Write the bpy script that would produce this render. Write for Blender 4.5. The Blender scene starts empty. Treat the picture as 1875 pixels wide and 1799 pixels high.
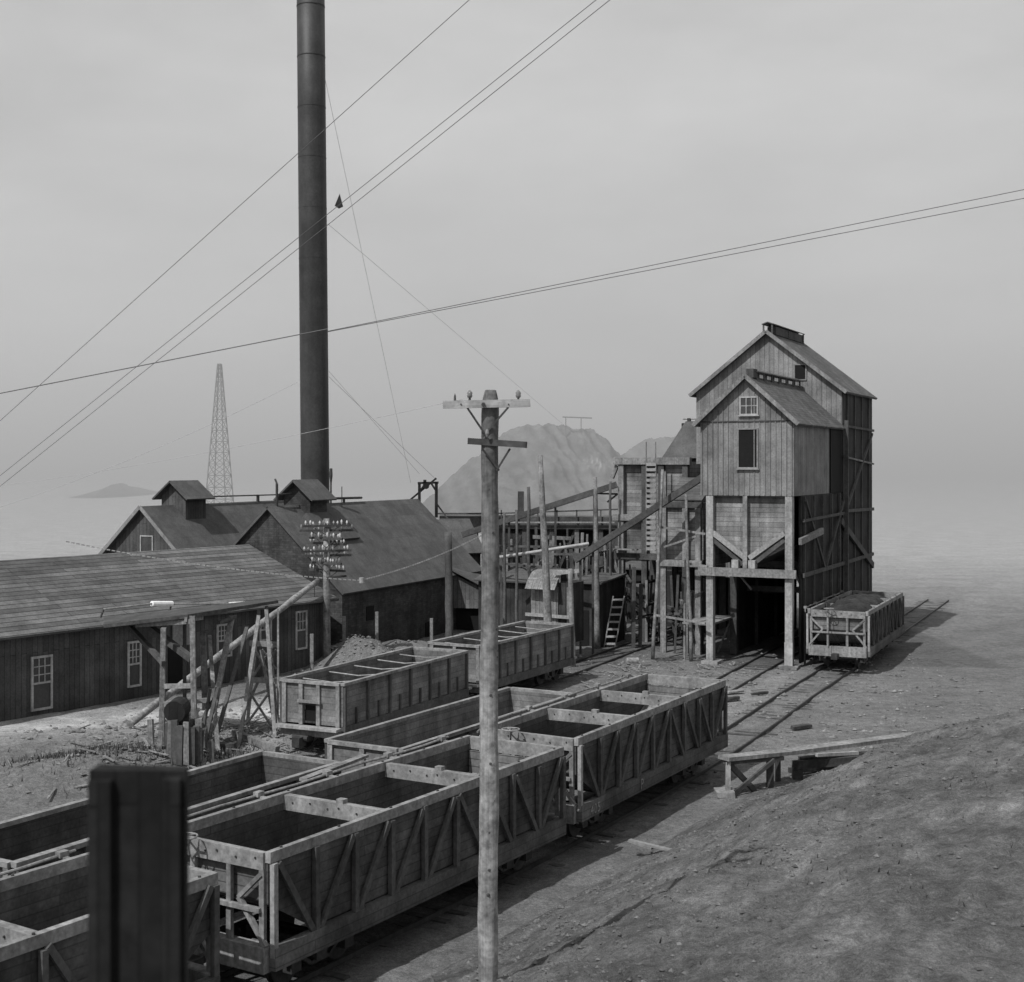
import bpy, math, random
from mathutils import Vector, Matrix, noise
random.seed(7)
S = bpy.context.scene
COL = S.collection
F, CX, HY, CZ = 2500.0, 907.0, 850.0, 10.0      # focal length (px of the photograph), centre column, horizon row, eye height
R = math.radians

# ------------------------------------------------------------------ points
def at(px, py, Y):            # a point seen at (px, py) at distance Y
    return Vector(((px-CX)/F*Y, Y, CZ-(py-HY)/F*Y))
def atz(px, py, z=0.0):       # a point seen at (px, py) on the level z
    return at(px, py, F*(CZ-z)/(py-HY))
def local(root, px, py, x=None, y=None):   # in a thing's own frame, on its plane x = .. or y = ..
    th = root.rotation_euler.z; o = root.location
    c, s = math.cos(-th), math.sin(-th)
    def tl(v): return Vector((c*v.x-s*v.y, s*v.x+c*v.y, v.z))
    d = tl(Vector(((px-CX)/F, 1, -(py-HY)/F))); e = tl(Vector((0, 0, CZ))-o)
    k = (x-e.x)/d.x if x is not None else (y-e.y)/d.y
    return e+d*k

# ------------------------------------------------------------------ mesh builder
class MB:
    def __init__(s, root=None):
        s.v = []; s.f = []
        s.o = Vector(root.location) if root is not None else Vector((0, 0, 0))
    def face(s, pts):
        n = len(s.v); s.v += [Vector(p)-s.o for p in pts]; s.f.append(tuple(range(n, n+len(pts)))); return s
    def box(s, x0, x1, y0, y1, z0, z1):
        n = len(s.v)
        s.v += [Vector((x, y, z))-s.o for z in (z0, z1) for x, y in ((x0, y0), (x1, y0), (x1, y1), (x0, y1))]
        s.f += [(n+3, n+2, n+1, n), (n+4, n+5, n+6, n+7), (n, n+1, n+5, n+4), (n+1, n+2, n+6, n+5), (n+2, n+3, n+7, n+6), (n+3, n, n+4, n+7)]
        return s
    def bar(s, a, b, w, h=None, up=(0, 0, 1)):     # rectangular beam from a to b
        h = w if h is None else h
        a, b = Vector(a), Vector(b); d = (b-a).normalized(); u = Vector(up)
        if abs(d.dot(u)) > .96: u = Vector((0, 1, 0))
        sx = d.cross(u).normalized()*w/2; sy = sx.cross(d).normalized()*h/2
        n = len(s.v)
        s.v += [p+q-s.o for p in (a, b) for q in (-sx-sy, sx-sy, sx+sy, -sx+sy)]
        s.f += [(n+3, n+2, n+1, n), (n+4, n+5, n+6, n+7), (n, n+1, n+5, n+4), (n+1, n+2, n+6, n+5), (n+2, n+3, n+7, n+6), (n+3, n, n+4, n+7)]
        return s
    def tube(s, pts, r, n=8, cap=True):            # round bar through points, r a number or list
        pts = [Vector(p) for p in pts]; rs = r if isinstance(r, (list, tuple)) else [r]*len(pts)
        base = len(s.v)
        for i, p in enumerate(pts):
            d = (pts[min(i+1, len(pts)-1)]-pts[max(i-1, 0)]).normalized()
            u = Vector((0, 0, 1)) if abs(d.z) < .9 else Vector((1, 0, 0))
            a = d.cross(u).normalized(); b = a.cross(d).normalized()
            s.v += [p+(a*math.cos(t)+b*math.sin(t))*rs[i]-s.o for t in (2*math.pi*k/n for k in range(n))]
        for i in range(len(pts)-1):
            for k in range(n):
                q = base+i*n; k2 = (k+1) % n
                s.f.append((q+k, q+k2, q+n+k2, q+n+k))
        if cap:
            s.f.append(tuple(base+k for k in range(n))[::-1]); q = base+(len(pts)-1)*n; s.f.append(tuple(q+k for k in range(n)))
        return s
    def slab(s, pts, t):                           # a flat polygon with thickness t along its normal
        pts = [Vector(p) for p in pts]
        nrm = (pts[1]-pts[0]).cross(pts[2]-pts[0]).normalized()*t
        n = len(s.v); m = len(pts)
        s.v += [p-s.o for p in pts]+[p+nrm-s.o for p in pts]
        s.f.append(tuple(n+i for i in range(m))[::-1]); s.f.append(tuple(n+m+i for i in range(m)))
        for i in range(m):
            j = (i+1) % m; s.f.append((n+i, n+j, n+m+j, n+m+i))
        return s
    def build(s, name, mat, parent=None, smooth=False, wob=0):
        me = bpy.data.meshes.new(name)
        if wob:
            for v in s.v: v += Vector((random.uniform(-wob, wob), random.uniform(-wob, wob), random.uniform(-wob, wob)))
        me.from_pydata(s.v, [], s.f); me.validate(); me.update()
        me.materials.append(mat)
        if smooth:
            for p in me.polygons: p.use_smooth = len(p.vertices) == 4
        o = bpy.data.objects.new(name, me); COL.objects.link(o)
        if parent is not None: o.parent = parent
        return o

def thing(name, label, cat, loc=(0, 0, 0), deg=0, group=None, kind=None):
    o = bpy.data.objects.new(name, None); COL.objects.link(o); o.empty_display_size = .3
    o.location = loc; o.rotation_euler = (0, 0, -R(deg))
    if kind: o['kind'] = kind
    if label: o['label'] = label; o['category'] = cat
    if group: o['group'] = group
    return o
def tag(o, label, cat, group=None, kind=None):
    o['label'] = label; o['category'] = cat
    if group: o['group'] = group
    if kind: o['kind'] = kind
    return o
def dup(root, loc, deg, label, group=None):
    r = root.copy(); COL.objects.link(r); r.location = loc; r.rotation_euler = (0, 0, -R(deg)); r['label'] = label
    if group: r['group'] = group
    for ch in list(root.children):
        c = ch.copy(); COL.objects.link(c); c.parent = r
        for g in list(ch.children):
            d = g.copy(); COL.objects.link(d); d.parent = c
    return r

# ------------------------------------------------------------------ materials (a grey world: the photograph is black and white)
def M(name, base, pat=None, size=(2.5, .2), var=.16, gap=.5, stain=.35, grain=.25, rough=.85, bump=.3, nscale=.8, spec=.25, metal=0, shift=0, streak=(3, 3, .35)):
    m = bpy.data.materials.new(name); m.use_nodes = True; nt = m.node_tree; N, L = nt.nodes, nt.links
    b = N['Principled BSDF']; b.inputs['Roughness'].default_value = rough
    b.inputs['Specular IOR Level'].default_value = spec; b.inputs['Metallic'].default_value = metal
    tc = N.new('ShaderNodeTexCoord'); oc = tc.outputs['Object']
    def math_(op, a, c, cl=False):
        n = N.new('ShaderNodeMath'); n.operation = op; n.use_clamp = cl
        for i, q in enumerate((a, c)):
            if isinstance(q, (int, float)): n.inputs[i].default_value = q
            else: L.new(q, n.inputs[i])
        return n.outputs[0]
    def noise_(scale, vec, detail=4):
        mp = N.new('ShaderNodeMapping'); mp.inputs['Scale'].default_value = scale if isinstance(scale, tuple) else (scale,)*3
        mp.inputs['Location'].default_value = (hash(name) % 17*0+len(name)*.7, 1.3, .4)
        L.new(vec, mp.inputs[0]); n = N.new('ShaderNodeTexNoise'); n.inputs['Scale'].default_value = 1; n.inputs['Detail'].default_value = detail
        n.inputs['Roughness'].default_value = .62
        L.new(mp.outputs[0], n.inputs['Vector']); return n.outputs['Fac']
    def rng(fac, lo, hi, a=.3, c=.7):
        n = N.new('ShaderNodeMapRange'); L.new(fac, n.inputs[0]); n.inputs[1].default_value = a; n.inputs[2].default_value = c
        n.inputs[3].default_value = lo; n.inputs[4].default_value = hi; return n.outputs[0]
    val = rng(noise_(nscale, oc), 1-stain, 1+stain)
    val = math_('MULTIPLY', val, rng(noise_(tuple(q*1.0 for q in streak), oc), 1-stain*.6, 1+stain*.6))
    fine = noise_(14 if pat else 9, oc, 6)
    val = math_('MULTIPLY', val, rng(fine, 1-grain, 1+grain))
    hgt = fine
    if pat:
        sx = N.new('ShaderNodeSeparateXYZ'); L.new(oc, sx.inputs[0]); cx = N.new('ShaderNodeCombineXYZ')
        xy = math_('ADD', sx.outputs[0], sx.outputs[1])
        a, c = {'h': (xy, sx.outputs[2]), 'v': (sx.outputs[2], xy), 'ry': (sx.outputs[1], math_('MULTIPLY', sx.outputs[2], 1.5)),
                'rx': (sx.outputs[0], math_('MULTIPLY', sx.outputs[2], 1.5)), 'fl': (sx.outputs[1], sx.outputs[0])}[pat]
        L.new(a, cx.inputs[0]); L.new(math_('ADD', c, 50), cx.inputs[1])
        br = N.new('ShaderNodeTexBrick'); L.new(cx.outputs[0], br.inputs['Vector'])
        br.inputs['Color1'].default_value = (1-var,)*3+(1,); br.inputs['Color2'].default_value = (1+var,)*3+(1,)
        br.inputs['Mortar'].default_value = (gap,)*3+(1,); br.inputs['Scale'].default_value = 1
        br.inputs['Brick Width'].default_value = size[0]; br.inputs['Row Height'].default_value = size[1]
        br.inputs['Mortar Size'].default_value = min(.014, size[1]*.09); br.inputs['Mortar Smooth'].default_value = .3; br.offset = .37
        val = math_('MULTIPLY', val, br.outputs['Color'])
        hgt = math_('SUBTRACT', math_('MULTIPLY', fine, .4), math_('MULTIPLY', br.outputs['Fac'], 1.0))
    val = math_('MULTIPLY', val, base)
    L.new(val, b.inputs['Base Color'])
    if bump:
        bp = N.new('ShaderNodeBump'); bp.inputs['Strength'].default_value = bump; bp.inputs['Distance'].default_value = .02
        L.new(hgt, bp.inputs['Height']); L.new(bp.outputs[0], b.inputs['Normal'])
    return m

m_beam = M('weathered_timber', .19, streak=(9, 9, .8), stain=.4, grain=.35)
m_beam_l = M('pale_timber', .26, streak=(9, 9, .8), stain=.3, grain=.3)
m_beam_d = M('dark_timber', .06, stain=.4, grain=.35)
m_pole = M('pole_wood', .17, streak=(26, 26, .55), nscale=1.6, stain=.48, grain=.4, bump=.7)
m_side = M('car_side_boards', .07, 'h', (4.2, .19), gap=.68, stain=.5, streak=(2, 2, .9))
m_in = M('car_inner_boards', .13, 'h', (3.0, .19), gap=.4, stain=.45)
m_floor = M('car_floor_boards', .2, 'fl', (2.0, .2), stain=.4)
m_ctop = M('worn_rail_timber', .2, stain=.3, grain=.35, nscale=2)
m_side2 = M('gondola_side_boards', .14, 'h', (4.5, .21), gap=.72, stain=.45, streak=(2, 2, .9))
m_in2 = M('gondola_inner_boards', .12, 'h', (3.0, .21), gap=.45, stain=.45)
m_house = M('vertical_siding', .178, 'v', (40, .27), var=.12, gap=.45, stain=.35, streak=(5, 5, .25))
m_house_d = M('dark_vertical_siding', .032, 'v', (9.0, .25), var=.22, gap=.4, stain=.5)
m_bin = M('bin_boards', .175, 'h', (2.6, .24), var=.2, gap=.45, stain=.55, nscale=.7)
m_roof = M('shingle_roof', .095, 'ry', (.35, .2), var=.2, gap=.5, stain=.3)
m_roof_l = M('board_roof', .105, 'ry', (7.0, .2), var=.28, gap=.12, stain=.3)
m_roof_s = M('tar_roof', .085, 'ry', (2.4, .9), var=.08, gap=.8, stain=.25)
m_brick = M('dark_brick', .05, 'h', (.3, .12), var=.25, gap=.7, stain=.45)
m_barn = M('barn_boards', .065, 'v', (4, .25), var=.2, gap=.4, stain=.35)
m_shed = M('grey_shed_boards', .12, 'v', (3, .25), var=.25, gap=.35, stain=.4)
m_shed2 = M('bleached_shed_boards', .19, 'v', (3, .25), var=.25, gap=.3, stain=.5)
m_black = M('dark_opening', .008, stain=.2, bump=0)
m_iron = M('dark_iron', .045, stain=.4, grain=.4, rough=.6, metal=.3, spec=.4)
m_rail = M('rusty_rail', .05, stain=.4, rough=.55, metal=.3)
m_black2 = M('sooty_boards', .02, 'v', (3, .25), stain=.4)  # near black for the shade block under the bins; also the drum
m_trim = M('painted_trim', .33, stain=.25, grain=.2, nscale=2)
m_white = M('white_pipe', .8, stain=.1, grain=.1)
m_chim = M('sooty_steel_stack', .036, stain=.5, streak=(1.2, 1.2, .12), nscale=.35, rough=.55, spec=.35)
m_glass = M('dusty_window_glass', .05, stain=.3, rough=.3, spec=.5, bump=0)
m_far = M('hazy_distant_steel', .13, stain=.05, grain=.05, bump=0)
m_stone = M('loose_stone', .15, stain=.5, grain=.3, nscale=3)
m_wire = M('wire_metal', .13, stain=.1, bump=0)
m_wire_l = M('pale_wire', .4, stain=.1, bump=0)
m_por = M('porcelain', .5, stain=.15, rough=.3, spec=.5, bump=0)
m_coal = M('coal_load', .03, stain=.5, grain=.5, bump=1)
m_letter = M('faded_lettering', .2, stain=.3, grain=.3, bump=0)
m_glassin = M('green_glass_insulator', .16, stain=.2, rough=.1, spec=.8, bump=0)
m_log = M('peeled_log', .22, streak=(6, 6, 6), stain=.45, grain=.4, nscale=2)

def ground_mat(name, lo, hi, far=None, bump=.8):
    m = bpy.data.materials.new(name); m.use_nodes = True; nt = m.node_tree; N, L = nt.nodes, nt.links
    b = N['Principled BSDF']; b.inputs['Roughness'].default_value = .95; b.inputs['Specular IOR Level'].default_value = .1
    tc = N.new('ShaderNodeTexCoord'); at_ = N.new('ShaderNodeAttribute'); at_.attribute_name = 'tone'
    def nz(s, d=6, r=.65):
        n = N.new('ShaderNodeTexNoise'); n.inputs['Scale'].default_value = s; n.inputs['Detail'].default_value = d; n.inputs['Roughness'].default_value = r
        L.new(tc.outputs['Object'], n.inputs['Vector']); return n.outputs['Fac']
    def mr(f, a, c, x, y):
        n = N.new('ShaderNodeMapRange'); L.new(f, n.inputs[0])
        for i, q in enumerate((a, c, x, y)): n.inputs[i+1].default_value = q
        return n.outputs[0]
    def mul(a, c):
        n = N.new('ShaderNodeMath'); n.operation = 'MULTIPLY'; L.new(a, n.inputs[0]); L.new(c, n.inputs[1]); return n.outputs[0]
    v = mul(mr(nz(.35, 5), .3, .7, lo, hi), mr(nz(2.3, 8, .75), .3, .7, .62, 1.38))
    v = mul(v, mr(nz(11, 4, .7), .3, .7, .68, 1.32)); v = mul(v, mr(nz(38, 3, .7), .3, .7, .6, 1.4))
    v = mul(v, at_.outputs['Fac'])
    L.new(v, b.inputs['Base Color'])
    bp = N.new('ShaderNodeBump'); bp.inputs['Strength'].default_value = bump; bp.inputs['Distance'].default_value = .12
    L.new(nz(5, 8, .75), bp.inputs['Height']); L.new(bp.outputs[0], b.inputs['Normal'])
    return m
m_ground = ground_mat('cinder_ground', .12, .175)
m_mound = ground_mat('dirt_bank', .1, .155, bump=1.0)
m_hill = ground_mat('slag_hill', .10, .15, bump=.7)

# ------------------------------------------------------------------ tracks (centre lines on the ground)
T_near = [(-30, -12), (-20, 3), (-11.9, 15), (-5.3, 25.2), (.55, 34.6), (6.0, 44.3), (9.6, 51.5), (13.0, 58.8), (16.2, 65.4), (22, 77.8), (32, 99), (44, 125)]
T_mid = [(-36, -14), (-24, 4.5), (-15, 18.5), (-6.3, 32), (-3.4, 36.7), (1.9, 45.4), (7.2, 54.9), (12.5, 66.2), (17, 76), (27, 97), (40, 125)]
T_far = [(-34, 4), (-22, 21), (-15.8, 30.5), (-10.5, 38.7), (-6.2, 46.9), (-1.6, 55.4), (3.7, 66.2), (9.2, 78), (18, 97), (30, 123)]
def spline(P, step=1.0):
    out = []
    for i in range(len(P)-1):
        p0 = Vector(P[max(i-1, 0)]); p1 = Vector(P[i]); p2 = Vector(P[i+1]); p3 = Vector(P[min(i+2, len(P)-1)])
        n = max(2, int((p2-p1).length/step))
        for k in range(n):
            t = k/n
            out.append(.5*((2*p1)+(-p0+p2)*t+(2*p0-5*p1+4*p2-p3)*t*t+(-p0+3*p1-3*p2+p3)*t**3))
    out.append(Vector(P[-1])); return out
SP = {k: spline(P) for k, P in (('near', T_near), ('mid', T_mid), ('far', T_far))}
import bisect
KY = {k: [p.y for p in v] for k, v in SP.items()}
def track_off(x, y, k='near'):
    V = SP[k]; c = bisect.bisect(KY[k], y); best = None
    for i in range(max(0, c-9), min(len(V)-1, c+9)):
        ax, ay = V[i]; dx = V[i+1].x-ax; dy = V[i+1].y-ay
        t = max(0, min(1, ((x-ax)*dx+(y-ay)*dy)/(dx*dx+dy*dy))); ex = x-ax-dx*t; ey = y-ay-dy*t; d = ex*ex+ey*ey
        if best is None or d < best[0]: best = (d, 1 if dx*ey-dy*ex < 0 else -1)
    return math.sqrt(best[0])*best[1] if best else 99

def smooth(a, b, x):
    t = max(0, min(1, (x-a)/(b-a))); return t*t*(3-2*t)
def fb(x, y, s, o=0):
    return noise.fractal(Vector((x*s+o, y*s-o, .3*o)), 1.0, 2.0, 4)
heaps = [(-6.3, 66.5, 5.0, 1.6, 1.35, -60), (-15.6, 49.0, 2.4, 1.8, .3, 0), (-12.6, 43.6, 4.0, 2.0, .8, 20), (-9.2, 49.0, 3.4, 1.5, .45, 0), (-4, 71, 4, 2, .8, -55)]
def ground_z(x, y):
    z = .06*fb(x, y, .5)+.035*fb(x, y, 2.2, 5)
    for hx, hy, rx, ry, h, ang in heaps:
        c, s = math.cos(R(ang)), math.sin(R(ang)); dx, dy = x-hx, y-hy
        u, v = (c*dx+s*dy)/rx, (-s*dx+c*dy)/ry
        e = math.exp(-(u*u+v*v))
        z += h*e*(1+.25*fb(x, y, 1.1, 2))
    return z
def mound_z(x, y):
    s = track_off(x, y)-2.5
    if s < 0: return None
    h = .46*s if s < 5 else 2.3+(s-5)*.2
    h = min(h, 3.3)*(1-smooth(36.5, 43.5, y-.34*x+2.2))
    u_, v_ = x*.86-y*.5, y*.86+x*.5       # across / along the track
    gul = -.16*max(0, noise.noise(Vector((v_*.9+.3*u_, u_*.12, 4))))-.07*abs(noise.noise(Vector((v_*2.6+.8*u_, u_*.3, 8))))
    return h+(.16*fb(x*.8+y*.6, y*.9-x*.7, .55)+.06*fb(x, y, 1.7, 3)+.05*fb(x, y, 4.5, 7)+gul)*min(1, s/2)-.06

def sheet(name, xs, ys, zf, tf, mat, kind='structure'):
    me = bpy.data.meshes.new(name); V = []; idx = {}; tone = []
    for j, y in enumerate(ys):
        for i, x in enumerate(xs):
            z = zf(x, y)
            if z is None: continue
            idx[i, j] = len(V); V.append((x, y, z)); tone.append(tf(x, y, z))
    Fc = []
    for j in range(len(ys)-1):
        for i in range(len(xs)-1):
            q = [idx.get(k) for k in ((i, j), (i+1, j), (i+1, j+1), (i, j+1))]
            if None not in q: Fc.append(q)
    me.from_pydata(V, [], Fc); me.update(); a = me.attributes.new('tone', 'FLOAT', 'POINT'); a.data.foreach_set('value', tone)
    for p in me.polygons: p.use_smooth = True
    me.materials.append(mat); o = bpy.data.objects.new(name, me); COL.objects.link(o); o['kind'] = kind; return o
def axis(lo, hi, step, far_lo, far_hi):
    a = []; x = lo; s = step
    while x > far_lo: s *= 1.35; x -= s; a.append(x)
    a = a[::-1]; x = lo
    while x <= hi: a.append(x); x += step
    s = step; x = a[-1]
    while x < far_hi: s *= 1.35; x += s; a.append(x)
    return a
def gtone(x, y, z):
    t = 1.0
    # pale trampled strip in front of the long shed, dusty heaps, dark oil between rails
    w = math.exp(-((y-54.0-.35*(x+12))/3.2)**2)*smooth(-3, -9, x)
    t += 1.6*w*(1+.6*fb(x, y, .8))
    t += .9*math.exp(-((x+8.5)/3.5)**2-((y-46)/3)**2)
    t += .6*math.exp(-((x-10-.45*(y-58))/4.5)**2-((y-58)/11)**2)
    if y < 110:
        for k in ('near', 'mid', 'far'):
            d = abs(track_off(x, y, k))
            if d < 2.2: t *= 1-.22*smooth(2.2, .4, d)*(1+.5*fb(x, y, .6))
    if x > 10 and y > 67 and y < 90 and x < 25: t *= .75  # ground under the tipple darkened, its shade put into the tone
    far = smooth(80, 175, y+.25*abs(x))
    return t*(1-far)+2.4*far  # far ground paled towards the sky, haze put into its colour
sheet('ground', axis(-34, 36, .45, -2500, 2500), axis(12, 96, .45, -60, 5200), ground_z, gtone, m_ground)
bank = sheet('dirt_bank', [-16+.14*i for i in range(260)], [12+.14*i for i in range(225)], mound_z,
             lambda x, y, z: 1.0+.3*fb(x*.9+y*.5, y-.6*x, .35, 9)+.55*max(0, fb((x*.86-y*.5)*2.2, (y*.86+x*.5)*.28, 1.0, 4))+.25*fb(x, y, 3, 2), m_mound)

def rail_line(mb, pts, off, g=.06, h=.1, z0=.01):
    P = []
    for i, p in enumerate(pts):
        d = (pts[min(i+1, len(pts)-1)]-pts[max(0, i-1)]).normalized(); P.append(p+Vector((d.y, -d.x))*off)
    for a, b in zip(P, P[1:]):
        mb.bar((a.x, a.y, z0+h/2), (b.x, b.y, z0+h/2), g, h)
def track(pts, y1=100):
    t = thing('railway_track', None, None, kind='structure')
    pts = [p for p in pts if p.y < y1]
    for o in (-.72, .72):
        mb = MB(); rail_line(mb, pts, o); mb.build('rail', m_rail, t)
    mb = MB(); acc = 0
    for a, b in zip(pts, pts[1:]):
        d = (b-a).normalized(); n = Vector((d.y, -d.x)); L_ = (b-a).length; x = acc
        while x < L_:
            if random.random() < .86:
                c = a+d*x; w = n*(1.22+random.uniform(-.08, .08)); zz = -.012+random.uniform(-.03, .02)
                mb.bar((c.x-w.x, c.y-w.y, zz-.04), (c.x+w.x, c.y+w.y, zz-.04), .2, .1)
            x += .62
        acc = x-L_
    mb.build('sleepers', m_beam_d, t)
for k in ('near', 'mid', 'far'): track(SP[k])

# ------------------------------------------------------------------ railway cars
def circle(mb, c, r, ax, th, n=20):
    c = Vector(c); ax = Vector(ax).normalized(); mb.tube([c-ax*th/2, c+ax*th/2], r, n)
def add_truck(root, y, gz=.15):
    t = MB().box(-.78, .78, y-.14, y+.14, gz+.42, gz+.66)
    for sx in (-1, 1):
        x = sx*.98
        t.bar((x, y-1.15, gz+.62), (x, y+1.15, gz+.62), .09, .09); t.bar((x, y-.75, gz+.62), (x, y-.28, gz+.28), .08, .07)
        t.bar((x, y+.75, gz+.62), (x, y+.28, gz+.28), .08, .07); t.bar((x, y-.28, gz+.28), (x, y+.28, gz+.28), .08, .07)
        t.box(x-.07, x+.07, y-.16, y+.16, gz+.3, gz+.6)
        for q in (-.8, .8): t.box(x-.11, x+.11, y+q-.14, y+q+.14, gz+.28, gz+.56)
    tr = t.build('truck', m_iron, root)
    for q in (-.8, .8):
        for sx in (-1, 1):
            w = MB(); circle(w, (sx*.76, y+q, gz+.41), .41, (1, 0, 0), .1, 22); circle(w, (sx*.70, y+q, gz+.41), .44, (1, 0, 0), .03, 22)
            circle(w, (sx*.83, y+q, gz+.41), .12, (1, 0, 0), .1, 12); w.build('wheel', m_iron, tr)
        a = MB().tube([(-.7, y+q, gz+.41), (.7, y+q, gz+.41)], .07, 8); a.build('axle', m_iron, tr)
def brake(root, x, y, z):
    mb = MB().tube([(x, y, z-1.9), (x, y, z)], .018, 6); st = mb.build('brake_staff', m_iron, root)
    mb = MB(); n = 20; rr = .23
    pts = [(x+rr*math.cos(2*math.pi*k/n), y+rr*math.sin(2*math.pi*k/n), z) for k in range(n+1)]
    mb.tube(pts, .018, 6, cap=False)
    for k in range(5):
        a = 2*math.pi*k/5; mb.bar((x, y, z), (x+rr*math.cos(a), y+rr*math.sin(a), z), .03, .02)
    mb.tube([(x, y, z-.03), (x, y, z+.04)], .04, 8); mb.build('brake_wheel', m_trim_i, st)
m_trim_i = M('worn_iron_wheel', .22, rough=.5)

def hopper_car(label, loc, deg, group, L=10.8, W=2.9, top=3.0, pipe=True):
    t = thing('hopper_car', label, 'hopper car', (*loc, 0), deg, group)
    hw = W/2; zb = 1.30
    for sx in (-1, 1):
        x = sx*(hw-.09)
        poly = [(x, 0, top-.2), (x, L, top-.2), (x, L, 2.05), (x, L-1.25, zb), (x, 1.25, zb), (x, 0, 2.05)]
        if sx < 0: poly = poly[::-1]
        MB().slab(poly, .05).build('side_panel', m_side, t)
        mb = MB().box(x-.07, x+.07, -.02, L+.02, top-.2, top+.0); mb.build('top_rail', m_ctop, t, wob=.006)
        MB().box(sx*(hw-.02)-.09, sx*(hw-.02)+.09, .02, L-.02, .86, 1.27).build('side_sill', m_side, t)
        xo = sx*(hw+.0)
        n = 9
        for k in range(n+1):
            y = .07+(L-.14)*k/n
            zt = top-.2; yb = y
            m = m_beam_l if (k == 0) else m_beam_d2
            MB().bar((xo, y, 1.1), (xo, y, zt), .12, .1, (1, 0, 0)).build('rib', m, t, wob=.004)
            if k < n:
                y2 = .07+(L-.14)*(k+1)/n
                a, b = (y, y2) if k >= n/2 else (y2, y)
                if k == 0: a, b = y, y2
                if k == n-1: a, b = y2, y
                MB().bar((xo+.01*sx, a+.1*(1 if b > a else -1), zt-.02), (xo+.01*sx, b-.1*(1 if b > a else -1), 1.26), .12, .07, (1, 0, 0)).build('brace', m_beam_d2, t, wob=.004)
    for k, y in enumerate((.0, L)):
        mb = MB().box(-hw+.17, hw-.17, y-.07, y+.07, top-.33, top-.012); mb.build('end_beam', m_ctop, t, wob=.005)
        d = 1 if k == 0 else -1
        MB().slab([(-hw+.18, y+.09*d, top-.35), (hw-.18, y+.09*d, top-.35), (hw-.18, y+.09*d, 2.05), (-hw+.18, y+.09*d, 2.05)][::d], .05).build('end_wall', m_in, t)
        p = [(-hw+.16, y+.1*d, 2.05), (hw-.16, y+.1*d, 2.05), (hw-.16, y+1.75*d, 1.28), (-hw+.16, y+1.75*d, 1.28)]
        MB().slab(p[::d], .05).build('sloping_floor', m_floor, t)
        MB().box(-hw+.09, hw-.09, y-.13, y+.13, .82, 1.29).build('end_sill', m_beam, t)
        # end frame: short braces and uprights below the beam
        e = MB()
        for xx in (-hw+.2, -.45, .45, hw-.2): e.bar((xx, y-.02*d, 1.25), (xx, y-.02*d, top-.32), .11, .09)
        for s2 in (-1, 1):
            e.bar((s2*(hw-.1), y-.05*d, 1.3), (s2*(hw-.75), y-.05*d, 2.1), .09, .08); e.bar((s2*(hw-.75), y-.05*d, 2.1), (s2*(hw-.2), y-.05*d, top-.4), .09, .08)
        e.bar((-hw+.2, y-.09*d, 1.95), (hw-.2, y-.09*d, 1.95), .09, .08)
        e.build('end_frame', m_beam, t, wob=.004)
        cp = MB().box(-.14, .14, y-.7*(d)-.25, y-.7*d+.25, .78, 1.02); cp.bar((0, y, .9), (0, y-.6*d, .9), .14, .14); cp.build('coupler', m_iron, t)
    MB().box(-hw+.16, hw-.16, 1.7, L-1.7, 1.22, 1.27).build('floor', m_dusty, t)
    for y in (L/3, 2*L/3):
        MB().box(-hw+.16, hw-.16, y-.09, y+.09, top-.34, top-.03).build('cross_beam', m_ctop, t, wob=.005)
        MB().box(.1, .28, y-.08, y+.08, top-.03, top+.06).build('block', m_ctop, t)
    # bolts along the rails
    for sx in (-1, 1):
        for k in range(7):
            y = .35+(L-.7)*k/6; MB().tube([(sx*(hw-.09), y, top-.01), (sx*(hw-.09), y, top+.03)], .028, 6).build('bolt', m_iron, t)
    for y in (-.075, L/3-.095, 2*L/3-.095):
        for k in range(6): MB().tube([(-hw+.4+k*.41+.06*(k % 3), y-.02, top-.17+.05*(k % 2)), (-hw+.4+k*.41+.06*(k % 3), y+.02, top-.17+.05*(k % 2))], .02, 6).build('bolt', m_iron, t)
    if pipe:
        mb = MB(); x = -hw-.28
        mb.tube([(x+.2, -.05, top-.12), (x, .8, top-.03)]+[(x+.015*math.sin(k*2.1), .8+k*(L-1.2)/8, top-.03+.02*math.sin(k*1.7)) for k in range(1, 9)], .03, 7)
        for k in range(5): mb.bar((x, .9+k*2.3, top-.06), (-hw+.0, .9+k*2.3, top-.08), .1, .05); mb.box(x-.07, x+.07, .8+k*2.3, 1.0+k*2.3, top-.05, top+.05)
        mb.build('door_shaft', m_beam, t)
    for y in (1.9, L-1.9): add_truck(t, y)
    brake(t, -.35, -.36, top+.12)
    return t
m_beam_d2 = M('shadowed_rib_timber', .075, stain=.35, grain=.3)  # dark timber for ribs, braces and poles
m_dusty = M('coal_dust_floor', .045, 'fl', (2, .2), stain=.5)

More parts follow.
